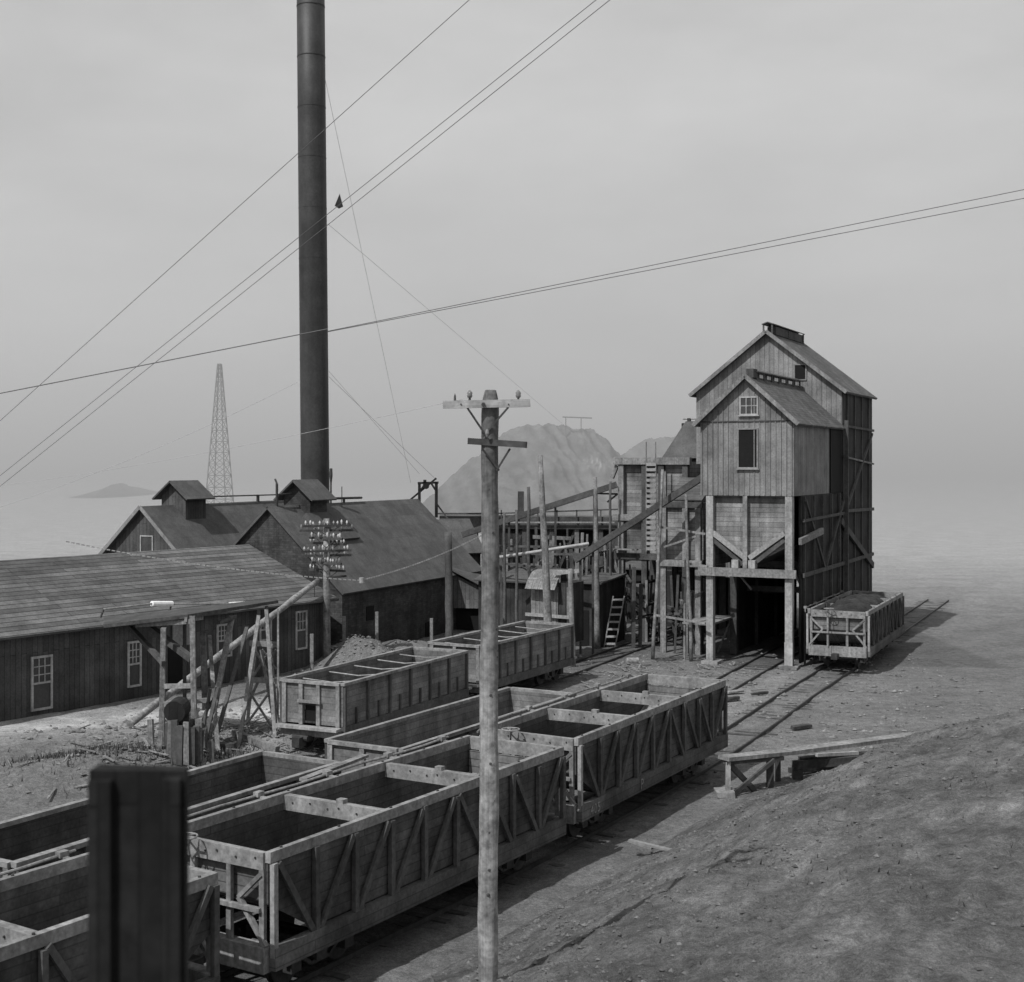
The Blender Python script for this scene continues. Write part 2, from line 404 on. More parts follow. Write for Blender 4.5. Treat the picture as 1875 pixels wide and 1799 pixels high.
A1 = hopper_car('open wooden hopper car with two pale cross beams and brake wheel, behind the front pole', (-5.25, 25.35), 32.0, 'slatted hopper cars on the nearest track')
A2 = dup(A1, (.88, 35.55, 0), 29.6, 'open wooden hopper car with 405 painted on its sill, right of the front pole', 'slatted hopper cars on the nearest track')
A3p = Vector((-5.95, 24.15))-Vector((math.sin(R(33.5)), math.cos(R(33.5))))*10.8
A3 = dup(A1, (A3p.x, A3p.y, 0), 33.5, 'nearest open wooden hopper car, cut off at the lower left corner', 'slatted hopper cars on the nearest track')
A4 = dup(A1, (16.35, 65.2, 0), 25, 'wooden hopper car seen end on, standing beside the tall tipple', 'slatted hopper cars on the nearest track')
def load(root, y0, y1, z, h, mat, name='coal_load'):
    me = bpy.data.meshes.new(name); V = []; Fc = []; nx, ny = 14, int((y1-y0)/.18)
    for j in range(ny+1):
        for i in range(nx+1):
            x = -1.17+2.34*i/nx; y = y0+(y1-y0)*j/ny; e = max(0, (1-(x/1.17)**2)*(1-((2*y-y0-y1)/(y1-y0))**2))
            V.append((x, y, z+h*e**.5+.1*fb(x+root.location.x, y, 1.5)+.05*fb(x, y, 6)))
    for j in range(ny):
        for i in range(nx): a = j*(nx+1)+i; Fc.append((a, a+1, a+nx+2, a+nx+1))
    me.from_pydata(V, [], Fc); me.materials.append(mat); o = bpy.data.objects.new(name, me); COL.objects.link(o); o.parent = root
load(A4, .3, 10.4, 2.5, .75, m_coal); load(A3, .3, 10.4, 1.5, .3, m_coal); load(A2, 7.4, 10.6, 1.2, .5, m_stone, 'leftover_gravel')
load(A1, 3.8, 7.0, 1.25, .25, m_coal)
for car_ in (A1, A2, A3, A4):                       # age every car a little differently
    for ch in car_.children:
        if ch.name.startswith(('rib', 'brace')):
            ch.rotation_euler = (random.uniform(-.006, .006), random.uniform(-.003, .003), 0); ch.location.z += random.uniform(-.015, .01)
        elif ch.name.startswith(('cross_beam', 'end_beam')):
            ch.rotation_euler.y = random.uniform(-.008, .008); ch.rotation_euler.z = random.uniform(-.004, .004)
# painted marks on the second car
def letters(root, txt, y, z, size, x):
    cu = bpy.data.curves.new('txt', 'FONT'); cu.body = txt; cu.size = size; cu.extrude = .003; cu.align_x = 'LEFT'; cu.space_character = 1.15
    tmp = bpy.data.objects.new('tmp', cu); COL.objects.link(tmp)
    dg = bpy.context.evaluated_depsgraph_get(); me = bpy.data.meshes.new_from_object(tmp.evaluated_get(dg)); bpy.data.objects.remove(tmp)
    me.transform(Matrix.Translation((x, y, z)) @ Matrix.Rotation(R(90), 4, 'Z') @ Matrix.Rotation(R(90), 4, 'X'))
    me.materials.clear(); me.materials.append(m_letter); o = bpy.data.objects.new('painted_number', me); COL.objects.link(o); o.parent = root; return o
letters(A2, '405', .5, .93, .36, 1.535); letters(A2, 'P', 3.7, .93, .42, 1.535).name = 'painted_letter'

def gondola(label, loc, deg, group, L, W, top, bot, m_s, m_i, door=False, stakes=6, rods=True, low=False):
    t = thing('gondola_car', label, 'gondola car', (*loc, 0), deg, group); hw = W/2
    for sx in (-1, 1):
        x = sx*hw
        MB().box(min(x, x-.06*sx), max(x, x-.06*sx), .03, L-.03, bot, top-.1).build('side_panel', m_s, t)
        MB().box(x-.08, x+.08, 0, L, top-.1, top).build('top_rail', m_ctop, t, wob=.006)
        for k in range(stakes+1):
            y = .1+(L-.2)*k/stakes
            MB().box(x-.01*sx if sx > 0 else x-.09, x+.09 if sx > 0 else x+.01, y-.055, y+.055, bot-.25, top-.1).build('stake', m_stk, t, wob=.004)
            if k < stakes and not low:
                y += (L-.2)/stakes/2; MB().box(x if sx > 0 else x-.07, x+.07 if sx > 0 else x, y-.04, y+.04, bot-.2, bot+.55).build('short_stake', m_stk, t)
        MB().box(x-.1 if sx < 0 else x-.16, x+.16 if sx < 0 else x+.1, .02, L-.02, bot-.34, bot-.01).build('side_sill', m_beam_d2, t)
    MB().box(-hw+.07, hw-.07, .06, L-.06, bot+.02, bot+.08).build('floor', m_dusty, t)
    for k, y in enumerate((0, L)):
        d = 1 if k == 0 else -1
        ya, yb = sorted((y+.02*d, y+.08*d))
        dz = bot+1.0
        w = MB()
        if door and k == 0:
            w.box(-hw+.07, -.32, ya, yb, bot, top-.1); w.box(.22, hw-.07, ya, yb, bot, top-.1); w.box(-.32, .22, ya, yb, bot+.75, top-.1)
        else: w.box(-hw+.07, hw-.07, ya, yb, bot, top-.1)
        w.build('end_wall', m_i, t)
        MB().box(-hw+.085, hw-.085, y-.075, y+.075, top-.105, top-.005).build('end_rail', m_ctop, t, wob=.005)
        e = MB()
        ya, yb = sorted((y-.06*d, y+.015*d))
        for xx in (-hw+.16, hw-.16)+((-.4, .3) if door else (0,)): MB().box(xx-.075, xx+.075, ya, yb, bot-.02, top-.11).build('end_post', m_beam, t, wob=.004)
        if door and k == 0:
            MB().box(-.5, .42, -.13, -.065, top-.75, top-.65).build('door_lintel', m_beam, t)
            MB().box(-.3, .2, .1, .14, bot, bot+.9).build('door_opening', m_black, t)
        MB().box(-hw-.02, hw+.02, y-.42 if k == 0 else y+.08, y-.08 if k == 0 else y+.42, bot-.12, bot-.03).build('end_platform', m_beam_l, t, wob=.01)
        MB().box(-hw+.05, hw-.05, y-.1, y+.1, bot-.4, bot-.125).build('end_sill', m_beam, t)
        cp = MB().box(-.15, .15, y-.75*d-.2, y-.75*d+.2, bot-.62, bot-.3); cp.bar((0, y, bot-.45), (0, y-.7*d, bot-.45), .16, .16)
        cp.tube([(-.3, y-.62*d, bot-.36), (.3, y-.62*d, bot-.36)], .1, 10); cp.build('coupler', m_iron, t)
    if rods:
        for k in range(5):
            y = L*(k+.7)/5.4; dx = .3
            MB().tube([(-hw+.08, y, top-.16), (0, y+dx*.4, top-.24), (hw-.08, y+dx, top-.12)], .026, 6).build('tie_rod', m_beam_l, t)
    for y in (1.6, L-1.6): add_truck(t, y)
    return t
m_stk = M('stake_timber', .08, stain=.35)
C1 = gondola('high grey gondola car with a small dark door in its near end', (-6.28, 46.6), 26.3, 'gondola cars on the far left track', 9.1, 2.5, 2.6, 1.12, m_side2, m_side2, door=True)
C2 = gondola('grey gondola car farther up the left track, partly behind the front pole', (-1.65, 55.9), 28.6, 'gondola cars on the far left track', 8.6, 2.5, 2.65, 1.12, m_side2, m_side2)
load(C1, .4, 8.6, 1.2, .45, m_coal)
B1 = gondola('low gondola car on the middle track, its plain end left of the front pole', (-3.55, 36.6), 30.2, 'low gondola cars on the middle track', 10.1, 2.45, 2.5, 1.1, m_side2, m_side2, rods=False, low=True)
Bp = Vector((-5.0, 35.0))-Vector((math.sin(R(30.5)), math.cos(R(30.5))))*10.1
B2 = gondola('dark low gondola car on the middle track, at the left edge', (Bp.x+.1, Bp.y-.3), 30.5, 'low gondola cars on the middle track', 10.0, 2.5, 2.6, 1.1, m_side, m_side, rods=False, low=True)
tag(MB().bar(at(555, 1428, 31.7), at(669, 1384, 35.0), .2, .07).build('loose_plank', m_beam), 'long loose plank laid across the ends of the low cars', 'plank')

# ------------------------------------------------------------------ buildings
def gable_house(t, x0, x1, y0, y1, z0, ze, zr, m_w, m_r, over=.3, th=.12, gable_trim=None):
    xc = (x0+x1)/2
    MB().face([(x0, y0, z0), (x1, y0, z0), (x1, y0, ze), (xc, y0, zr), (x0, y0, ze)]).build('front_wall', m_w, t)
    MB().face([(x1, y1, z0), (x0, y1, z0), (x0, y1, ze), (xc, y1, zr), (x1, y1, ze)]).build('back_wall', m_w, t)
    MB().face([(x1, y0, z0), (x1, y1, z0), (x1, y1, ze), (x1, y0, ze)]).build('side_wall', m_w, t)
    MB().face([(x0, y1, z0), (x0, y0, z0), (x0, y0, ze), (x0, y1, ze)]).build('side_wall', m_w, t)
    k = (zr-ze)/(xc-x0)
    for sx, xe in ((-1, x0), (1, x1)):
        xo = xe+sx*over; zo = ze-k*over
        p = [(xc, y0-over, zr+.03), (xo, y0-over, zo+.03), (xo, y1+over, zo+.03), (xc, y1+over, zr+.03)]
        if sx > 0: p = p[::-1]
        r = MB().slab([Vector(q) for q in p], th); r.build('roof', m_r, t)
        if gable_trim is not None:
            MB().bar((xc, y0-over-.025, zr+.0), (xo, y0-over-.025, zo+.0), .05, .2).build('rake_board', gable_trim, t)

# tall tipple -------------------------------------------------------
TP = thing('coal_tipple', 'tall boarded coal tipple with two stacked gables, standing on timber posts over the track', 'tipple', (10.8, 68.5, 0), 26.9)
# front house
gable_house(TP, -.46, 4.26, -.2, 9.9, 8.43, 12.2, 14.35, m_house, m_roof, over=.3, gable_trim=m_beam)
# main house behind
gable_house(TP, -4.1, 4.3, 10.0, 17.8, 3.5, 14.2, 17.5, m_house, m_roof, over=.32, gable_trim=m_beam)
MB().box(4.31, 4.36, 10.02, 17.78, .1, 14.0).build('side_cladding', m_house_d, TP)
MB().box(4.2, 4.3, 1.0, 9.9, .15, 8.42).build('side_cladding', m_house_d, TP)  # siding near black and run to the ground for the tunnel's dark
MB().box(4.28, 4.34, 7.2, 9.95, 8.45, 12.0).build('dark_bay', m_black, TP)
def vent(y0, y1, z, legs, w=.32, gap=.0, hgt=.42):
    v = MB()
    v.slab([(xv-w, y0, z+hgt-.06), (xv, y0, z+hgt+.05), (xv, y1, z+hgt+.05), (xv-w, y1, z+hgt-.06)], .05)
    v.slab([(xv, y0, z+hgt+.05), (xv+w, y0, z+hgt-.06), (xv+w, y1, z+hgt-.06), (xv, y1, z+hgt+.05)], .05)
    for k in range(legs):
        y = y0+.1+(y1-y0-.2)*k/(legs-1)
        v.box(xv-w+.03, xv-w+.11, y-.05, y+.05, z-.25, z+hgt-.05); v.box(xv+w-.11, xv+w-.03, y-.05, y+.05, z-.25, z+hgt-.05)
    return v
xv = .1; vent(10.0, 17.2, 17.55, 3).build('ridge_ventilator', m_roof, TP)
MB().box(-.15, .35, 10.9, 16.9, 17.4, 17.86).build('ventilator_louvre', m_beam_d, TP)
xv = 1.9; vent(.9, 9.7, 14.32, 7, w=.22, hgt=.34).build('ridge_ventilator', m_roof, TP)
MB().box(1.72, 2.08, .4, 1.1, 14.3, 14.75).build('vent_box', m_beam_d, TP)
def window(t, xa, xb, za, zb, y, cols, rows, mg=m_glass, mt=m_trim, w=.07, sill=True):
    f = MB(); d0, d1 = y-.06, y+.0
    f.box(xa-w, xa, d0, d1, za-w, zb+w); f.box(xb, xb+w, d0, d1, za-w, zb+w); f.box(xa, xb, d0, d1, zb, zb+w)
    f.box(xa, xb, d0, d1, za-w, za)
    for k in range(1, cols): x = xa+(xb-xa)*k/cols; f.box(x-.02, x+.02, d0+.01, d1, za, zb)
    for k in range(1, rows): z = za+(zb-za)*k/rows; f.box(xa, xb, d0+.013, d1, z-.02, z+.02)
    fr = f.build('window_frame', mt, t)
    MB().box(xa, xb, y-.025, y-.005, za, zb).build('window_pane', mg, fr)
    if sill: MB().box(xa-w-.06, xb+w+.06, y-.14, y-.062, za-w-.05, za-w).build('window_sill', mt, fr)
    return fr
def winpx(t, x0, y0, x1, y1, yl, cols, rows, **kw):
    a = local(t, x0, (y0+y1)/2, y=yl); b = local(t, x1, (y0+y1)/2, y=yl); c = (x0+x1)/2
    return window(t, a.x, b.x, local(t, c, y1, y=yl).z, local(t, c, y0, y=yl).z, yl, cols, rows, **kw)
m_trim_g = M('grey_trim', .2, stain=.3)
winpx(TP, 1357, 729, 1386, 758, -.2, 3, 2, mg=m_glass)
winpx(TP, 1353, 787, 1386, 856, -.2, 1, 1, mg=m_black, mt=m_trim_g)
winpx(TP, 1456, 669, 1475, 695, 10.0, 1, 1, mg=m_black, mt=m_trim_g, sill=False)
# battens on the front gable
for k in range(18):
    x = -.36+4.52*k/17
    zt = 12.2+(2.15)*(1-abs(x-1.9)/2.36)-.12
    b = MB()
    if 1.15 < x < 2.05:
        b.box(x-.022, x+.022, -.235, -.2, 8.46, 9.55); 
        if not (1.2 < x < 2.0): pass
    else: b.box(x-.022, x+.022, -.235, -.2, 8.46, zt)
    b.build('batten', m_house, TP)
MB().box(-.45, 4.25, -.245, -.2, 12.08, 12.14).build('belt_board', m_beam_d, TP)
# posts and beams
zb_ = 4.62
for y in (0, 4, 8, 12, 16):
    for x in (0, 4.0):
        MB().box(x-.18, x+.18, y-.18, y+.18, 0, 8.42).build('post', m_beam_l if y == 0 else m_beam_d, TP, wob=.008)
    if y: MB().box(-.2, 3.81, y-.15, y+.15, zb_, zb_+.35).build('cross_beam', m_beam_d, TP)
MB().box(-.55, 4.4, -.36, -.19, 4.42, 4.84).build('cross_beam', m_beam, TP, wob=.01)
for x in (1.35, 2.2): MB().box(x-.17, x+.17, -.34, .1, 4.85, 5.25).build('block', m_beam_l, TP)
MB().bar((1.82, -.1, 4.85), (1.82, -.1, 8.42), .22, .2).build('centre_post', m_beam, TP)
MB().face([(.18, .12, 5.9), (1.9, .12, 4.9), (3.82, .12, 5.9), (3.82, .12, 8.42), (.18, .12, 8.42)]).build('bin_wall', m_bin, TP)
MB().slab([(.18, .13, 5.9), (1.9, .13, 4.9), (1.9, 9.9, 4.9), (.18, 9.9, 5.9)], .06).build('bin_floor', m_beam_d, TP)
MB().slab([(1.9, .13, 4.9), (3.82, .13, 5.9), (3.82, 9.9, 5.9), (1.9, 9.9, 4.9)], .06).build('bin_floor', m_beam_d, TP)
for s_ in (-1, 1):
    MB().bar((1.91+s_*1.85, -.06, 6.62), (1.91+s_*.1, -.06, 5.35), .2, .24).build('chute_brace', m_beam_l, TP, wob=.006)
    MB().bar((1.91+s_*1.85, -.02, 6.28), (1.91+s_*.25, -.02, 5.02), .14, .2).build('chute_brace', m_beam_d2, TP)
MB().box(-.19, .14, .2, 9.9, 4.9, 8.42).build('bin_side', m_bin, TP)
MB().box(.3, 3.9, .1, .5, -.1, -.02)
MB().box(-.35, .5, -.5, .5, -.02, .17).build('foundation_block', m_beam_l, TP, wob=.03)
MB().box(3.6, 4.45, -.5, .4, -.02, .15).build('foundation_block', m_stone, TP, wob=.05)
MB().box(3.8, 4.2, -.2, -.185, .16, 1.3).build('limewash', m_trim, TP)
# gates, platform, braces and added dark walls below
MB().box(-1.6, -.05, .3, 4.3, 1.85, 1.95).build('platform', m_beam, TP)
MB().bar((-1.5, .4, 0), (-1.5, .4, 2.9), .1).bar((-1.5, 4.2, 0), (-1.5, 4.2, 2.9), .1).bar((-.9, 4, 0), (0, 4, 2.2), .1).build('platform_post', m_beam, TP)
MB().bar((0, 4.15, 4.4), (.9, 4.15, 3.4), .1).bar((4.0, 1, 4.6), (4.0, 4, 3.0), .12).build('brace', m_beam, TP)
MB().box(.3, 3.7, 17.0, 17.1, 0, 4.5).build('tunnel_blackout', m_black, TP)  # added black sheet across the tunnel end, in place of shade
MB().box(-.1, .0, 4.25, 16.9, .05, 4.6).build('shade_wall', m_house_d, TP)  # added dark wall that keeps the tunnel's left side in shade
MB().bar((.1, 6, 3.3), (4, 6, 3.3), .1, .3).bar((.1, 9, 2.9), (4, 9, 3.2), .15, .3).build('chute_gate', m_beam_d, TP)
for k in range(9):
    y = 1.4+k*1.9
    MB().box(4.365, 4.44, y-.07, y+.07, .05, 8.4 if y < 9.8 else 13.9).build('side_stud', m_beam_d2, TP)
for (a_, b_, w_) in (((4.5, 1.2, 8.2), (4.5, 5.2, 4.6), .14), ((4.5, 9.6, 8.0), (4.5, 5.4, 4.6), .14), ((4.5, .8, 4.5), (4.5, 17.4, 4.6), .2), ((4.5, .8, 7.2), (4.5, 9.7, 7.3), .14), ((4.5, 10, 12.1), (4.5, 17.5, 12.0), .14), ((4.5, 10.2, 7.4), (4.5, 17.5, 7.3), .18), ((4.5, 17.2, 11.8), (4.5, 10.4, 7.6), .12)):
    MB().bar(a_, b_, .1, w_).build('side_timber', m_beam_d2, TP, wob=.01)
MB().bar((4.45, .3, 6.2), (4.75, 3.6, 6.6), .16, .32).build('side_beam', m_beam, TP)
MB().bar((4.48, 9.0, 6.9), (4.48, 17.5, 3.9), .12, .35).build('side_brace', m_beam_d2, TP)
MB().bar((4.48, 9.8, 10.4), (4.48, 17.6, 10.0), .08, .1).build('side_rail', m_beam, TP)
MB().box(4.5, 4.7, 9.7, 9.9, 0, 12.4).build('side_post', m_beam_d2, TP)

# timber coal bins to the left of the tipple ------------------------
BN = thing('coal_bin', 'tall plank coal bin on timber legs with a pale ladder up its front', 'coal bin', (13.74, 74.3, 0), 26.9)
zt = 10.25
MB().box(-7.5, -3.35, .06, 5, 4.95, zt-.25).build('bin_wall', m_bin, BN)
MB().box(-7.75, -3.2, -.35, .0, zt-.28, zt+.12).build('top_beam', m_beam, BN, wob=.01)
MB().box(-7.75, -7.4, .0, 5.2, zt-.28, zt+.08).build('top_beam', m_beam, BN)
MB().box(-7.8, -6.0, -.36, -.02, 6.8, 7.15).build('waling', m_beam, BN)
for x in (-7.3, -5.9, -4.9, -3.5):
    MB().box(x-.16, x+.16, -.27, .05, 0, zt-.28).build('post', m_beam if x in (-7.3,) else m_beam_d2, BN, wob=.01)
    MB().box(x-.16, x+.16, 4.8, 5.05, 0, 4.9).build('post', m_beam_d, BN)
MB().box(-7.7, -3.2, -.34, -.02, 4.62, 4.95).build('floor_beam', m_beam_d, BN)
MB().box(-7.6, -6.2, -.7, -.35, 5.15, 5.22).build('catwalk', m_beam, BN)
MB().bar((-7.6, -.1, 9.9), (-7.9, -.1, 9.2), .2).build('bracket', m_beam, BN)
B_2 = thing('coal_bin', 'lower plank coal bin tucked between the ladder bin and the tall tipple', 'coal bin', (12.02, 70.9, 0), 26.9)
a0 = local(B_2, 1220, 1000, y=0).x; a1 = local(B_2, 1290, 1000, y=0).x
MB().box(a0, a1-.1, .1, 3.2, 4.95, 7.9).build('bin_wall', m_bin, B_2)
MB().box(a0-.2, a1-.1, -.1, .08, 7.7, 8.0).build('top_beam', m_beam_d2, B_2)
MB().box(a0-.4, a1-.1, -.2, .07, 4.6, 4.93).build('floor_beam', m_beam, B_2)
for x in (a0-.15, (a0+a1)/2, a1-.35):
    MB().box(x-.15, x+.15, -.08, .09, 0 if x != (a0+a1)/2 else 4.95, 9.6 if x < a0 else 7.7).build('post', m_beam, B_2, wob=.01)
MB().slab([(a0, -.12, 8.05), (a1-.1, -.12, 8.05), (a1-.1, 2.6, 9.2), (a0, 2.6, 9.2)], .06).build('roof', m_roof, B_2)
MB().box(a0+.6, a1-.4, .5, 1.6, 1.0, 3.2).build('machine_housing', m_beam_d, B_2)
MB().bar((a0+.7, 1, 0), (a0+.7, 1, 1.0), .2).bar((a1-.5, 1, 0), (a1-.5, 1, 1.0), .2).build('machine_leg', m_beam_d, B_2)
# lean-to roofed house above the bins
p = at(1215, 840, 84)
UH = thing('hoist_house', 'small house with a steep dark roof rising behind the ladder bin', 'shed', (p.x, p.y, 0), 26.9)
zt2 = 10.3; tp = 12.6
MB().slab([(-.1, 0, zt2), (3.6, 0, zt2), (3.6, 1.6, tp), (.9, 1.6, tp)], .1).build('roof', m_roof_s, UH)
MB().box(.6, 3.6, 1.62, 4, 0, tp-.05).build('wall', m_house_d, UH)
MB().box(.0, 3.5, .1, 1.6, 0, zt2-.03).build('lower_wall', m_house_d, UH)
MB().tube([(.7, 1.6, tp+.2), (4.2, 1.6, tp+.2)], .05, 6).build('roof_pipe', m_beam_l, UH); MB().box(1.0, 1.2, 1.5, 1.7, tp, tp+.25).build('pipe_support', m_beam_d, UH)

def ladder(label, a, b, w, n, m=m_beam, ext=0, rung=.035, up=(1, 0, 0)):
    a, b = Vector(a), Vector(b); t = thing('ladder', label, 'ladder', a)
    s_ = Vector(up).normalized()*w/2
    MB(t).bar(a-s_, b-s_+(b-a).normalized()*ext, .06).build('rail', m, t); MB(t).bar(a+s_, b+s_+(b-a).normalized()*ext, .06).build('rail', m, t)
    for k in range(n):
        c = a+(b-a)*(k+.5)/n; MB(t).bar(c-s_, c+s_, rung, rung*1.5).build('rung', m_trim_r, t)
    return t
m_trim_r = M('bleached_rung', .33, stain=.3)
ladder('pale vertical ladder nailed up the front of the tall plank bin', at(1192, 1010, 75.2), at(1192, 846, 75.2), .52, 17, ext=1.1, rung=.11)
ladder('short leaning ladder standing on the ground under the left bin', (atz(1116, 1186)), at(1133, 1092, 73.9), .6, 7, m=m_beam_l, rung=.07)

# scaffolding poles ------------------------------------------------
def pole(name, label, cat, top, base, r0, r1, mat=m_pole, group=None, z=0, n=10, lean_y=0):
    b = atz(base[0], base[1], z); a = at(top[0], top[1], b.y+lean_y); b.z -= .05
    o = MB(); seg = 7
    pts = [b+(a-b)*k/seg+Vector((random.uniform(-1, 1), 0, 0))*.02*(a-b).length/seg for k in range(seg+1)]
    o.v = []; o.tube([q-b for q in pts], [r0+(r1-r0)*k/seg for k in range(seg+1)], n)
    ob = o.build(name, mat, None, smooth=True); ob.location = b
    return tag(ob, label, cat, group)
g_sc = 'round scaffold poles among the bins'
pole('timber_pole', 'thick bare pole leaning left above the small hut', 'pole', (990, 834), (1006, 1222), .24, .13, group=None)
pole('scaffold_pole', 'pole with a dark ring near its foot, right of the small hut', 'pole', (1090, 874), (1094, 1188), .19, .1, group=g_sc)
pole('scaffold_pole', 'thin upright scaffold pole rising above the inclined trough near the ladder bin', 'pole', (1118, 882), (1117, 1176), .1, .07, mat=m_beam_d2, group=g_sc)
pole('scaffold_pole', 'tall thin pole leaning right in front of the lower bin, foot among the rubble', 'pole', (1214, 860), (1195, 1207), .1, .07, mat=m_pole, group=g_sc)
pole('scaffold_pole', 'thin pole standing just left of the tipple front post', 'pole', (1256, 905), (1266, 1212), .1, .07, group=g_sc)
pole('scaffold_pole', 'thinner pole close beside the tipple front post', 'pole', (1268, 915), (1281, 1196), .08, .06, mat=m_beam_d2, group=g_sc)
pole('scaffold_pole', 'thin pole left of the leaning thick pole', 'pole', (946, 934), (946, 1190), .1, .07, mat=m_beam_d2, group=g_sc)
pole('scaffold_pole', 'second thin pole left of the leaning thick pole, nearer to it', 'pole', (968, 892), (968, 1175), .12, .09, mat=m_beam_d2, group=g_sc)
pole('scaffold_pole', 'thin dark pole right beside the big front pole, near the trestle', 'pole', (923, 940), (924, 1190), .1, .07, mat=m_beam_d2, group=g_sc)
pole('scaffold_pole', 'pale square-topped post at the right corner of the small hut', 'pole', (1044, 1042), (1050, 1222), .14, .12, mat=m_beam, group=g_sc)
pole('yard_post', 'thick dark post without arms at the corner of the brick building', 'post', (821, 975), (823, 1205), .21, .2, mat=m_beam_d2)
def beams(name, label, cat, segs, mat, w=.1, h=None, part='rail'):
    o = segs[0][0]; t = thing(name, label, cat, Vector(o))
    for a, b in segs: MB(t).bar(a, b, w, h).build(part, mat, t, wob=.004)
    return t
beams('scaffold_rails', 'light poles tied across the scaffold in front of the lower bin', 'scaffold',
      [(at(1201, 1127, 69.8), at(1292, 1142, 67.9)), (at(1205, 965, 70.3), at(1292, 978, 69)), (at(1216, 1002, 70.0), at(1275, 982, 69.2)), (at(1258, 1032, 69.6), at(1296, 1038, 68.2))], m_beam, .1)
beams('scaffold_rails', 'dark cross poles tied across the scaffold around the small hut', 'scaffold',
      [(at(900, 955, 80), at(1300, 1031, 70)), (at(900, 1030, 76), at(1060, 1047, 73)), (at(918, 1014, 78), at(1092, 1016, 75)), (at(890, 1000, 80), at(1085, 1003, 76))][1:], m_beam_d2, .12)
tag(MB().tube([at(915, 1021, 74), at(1000, 1008, 74), at(1078, 996, 74)], .09, 8).build('pale_pipe', m_trim), 'pale pipe running up to the right behind the leaning pole', 'pipe')
def scaffold(label, px0, px1, py0, Y0, Y1, nposts, nbeams, seed, mats, ground=0):
    rnd = random.Random(seed); c = at((px0+px1)/2, 900, (Y0+Y1)/2); t = thing('scaffolding', label, 'scaffold', (c.x, c.y, 0)); P = []
    for k in range(nposts):
        px = px0+(px1-px0)*(k+rnd.uniform(.1, .9))/nposts; Y = rnd.uniform(Y0, Y1); p = at(px, py0+rnd.uniform(-12, 45), Y); P.append(p)
        MB(t).bar((p.x+rnd.uniform(-.25, .25), p.y, -.06), p, rnd.choice((.09, .12, .16, .2))).build('post', rnd.choice(mats), t, wob=.01)
    for k in range(nbeams):
        a, b = rnd.sample(P, 2)
        if abs(a.x-b.x) > 6.5: b = a+(b-a)*(5.5/abs(a.x-b.x))
        z = rnd.uniform(.9, min(a.z, b.z)-.1); dz = rnd.uniform(-.15, .15) if rnd.random() < .68 else rnd.uniform(-1.8, 1.8)
        MB(t).bar((a.x-.2, a.y-.1, z), (b.x+.2, b.y-.1, max(.1, min(z+dz, 7))), rnd.choice((.07, .1, .14)), rnd.choice((.08, .14, .22))).build('cross_piece', rnd.choice(mats), t, wob=.01)
    return t
mm = [m_beam_d2, m_beam_d2, m_beam_d, m_beam]
scaffold('tangle of posts and cross pieces right beside the big front pole, under the trestle', 890, 972, 985, 75.5, 84, 11, 14, 3, mm)
scaffold('tangle of posts and cross pieces between the small hut and the ladder bin', 1052, 1135, 985, 74.5, 84, 10, 16, 5, mm)
scaffold('tangle of posts and braces under the ladder bin', 1130, 1215, 1035, 74, 82, 9, 14, 8, mm+[m_beam_l])
scaffold('tangle of posts and braces under the lower bin beside the tipple', 1212, 1290, 1040, 71, 78, 7, 12, 12, mm)
scaffold('tangle of posts behind the small hut, below the trestle', 970, 1060, 970, 77, 86, 9, 12, 15, mm)
# inclined troughs
def trough(label, a, b, w=.4, h=.32, legs=()):
    a, b = Vector(a), Vector(b); t = thing('inclined_trough', label, 'chute', a)
    MB(t).bar(a, b, w, .07).build('trough_floor', m_beam_d, t); sd = (b-a).cross(Vector((0, 0, 1))).normalized()*w/2
    upv = sd.cross(b-a).normalized()*h/2
    if upv.z < 0: upv = -upv
    for s_ in (-1, 1): MB(t).bar(a+sd*s_+upv, b+sd*s_+upv, .06, h).build('trough_side', m_beam_d2, t)
    for k in legs:
        c = a+(b-a)*k; MB(t).bar(c, (c.x, c.y, -.05), .12).build('support', m_beam_d, t)
    return t
trough('dark inclined wooden trough from the hut up to the tipple house', at(1056, 1030, 72.0), at(1290, 878, 70.3), legs=(.03, .13))
trough('longer dark trough climbing from the brick building to the ladder bin', at(848, 984, 78.5), at(1131, 892, 77.5), legs=(.3, .6, .85))
beams('guard_rail', 'short guard rail on posts beside the upper end of the long trough', 'railing', [(at(1090, 904, 78), at(1131, 905, 78)), (at(1092, 905, 78), at(1092, 935, 78)), (at(1112, 920, 78), at(1131, 905, 78))], m_beam_d2, .1)

# trestle bridge across the back -----------------------------------
TB = thing('trestle_bridge', 'long dark timber trestle bridge with a railing crossing behind the yard', 'bridge', at(1000, 950, 96)-Vector((0, 0, at(1000, 950, 96).z)))
TBo = TB.location
def tb(px, py, dy=0): return at(px, py, 96+dy)
MB(TB).bar(tb(806, 955, 1), tb(1135, 957, 1), 2.6, .85).build('deck', m_beam_d2, TB)
MB(TB).bar(tb(800, 941, -.4), tb(900, 941, -.4), .12).bar(tb(900, 941, -.4), tb(1135, 933, -.4), .1).build('top_rail', m_beam_d2, TB)
MB(TB).bar(tb(905, 957, -.5), tb(1125, 957, -.5), .08, .1).build('side_board', m_beam_l, TB)
for px in (918, 947, 985, 1020, 1056, 1100): MB(TB).bar(tb(px, 934, -.4), tb(px, 957, -.4), .1).build('rail_post', m_beam_d2, TB)
for px in (872, 915, 960, 1010, 1056, 1100, 1128):
    a = tb(px, 965); MB(TB).bar(a, (a.x, a.y, -.05), .3).build('trestle_post', m_beam_d2 if px != 1056 else m_beam, TB)
    if px > 900:
        q = tb(px-40, 1060); MB(TB).bar(a, (q.x, q.y+.3, q.z), .14, .2).build('trestle_brace', m_beam_d, TB)
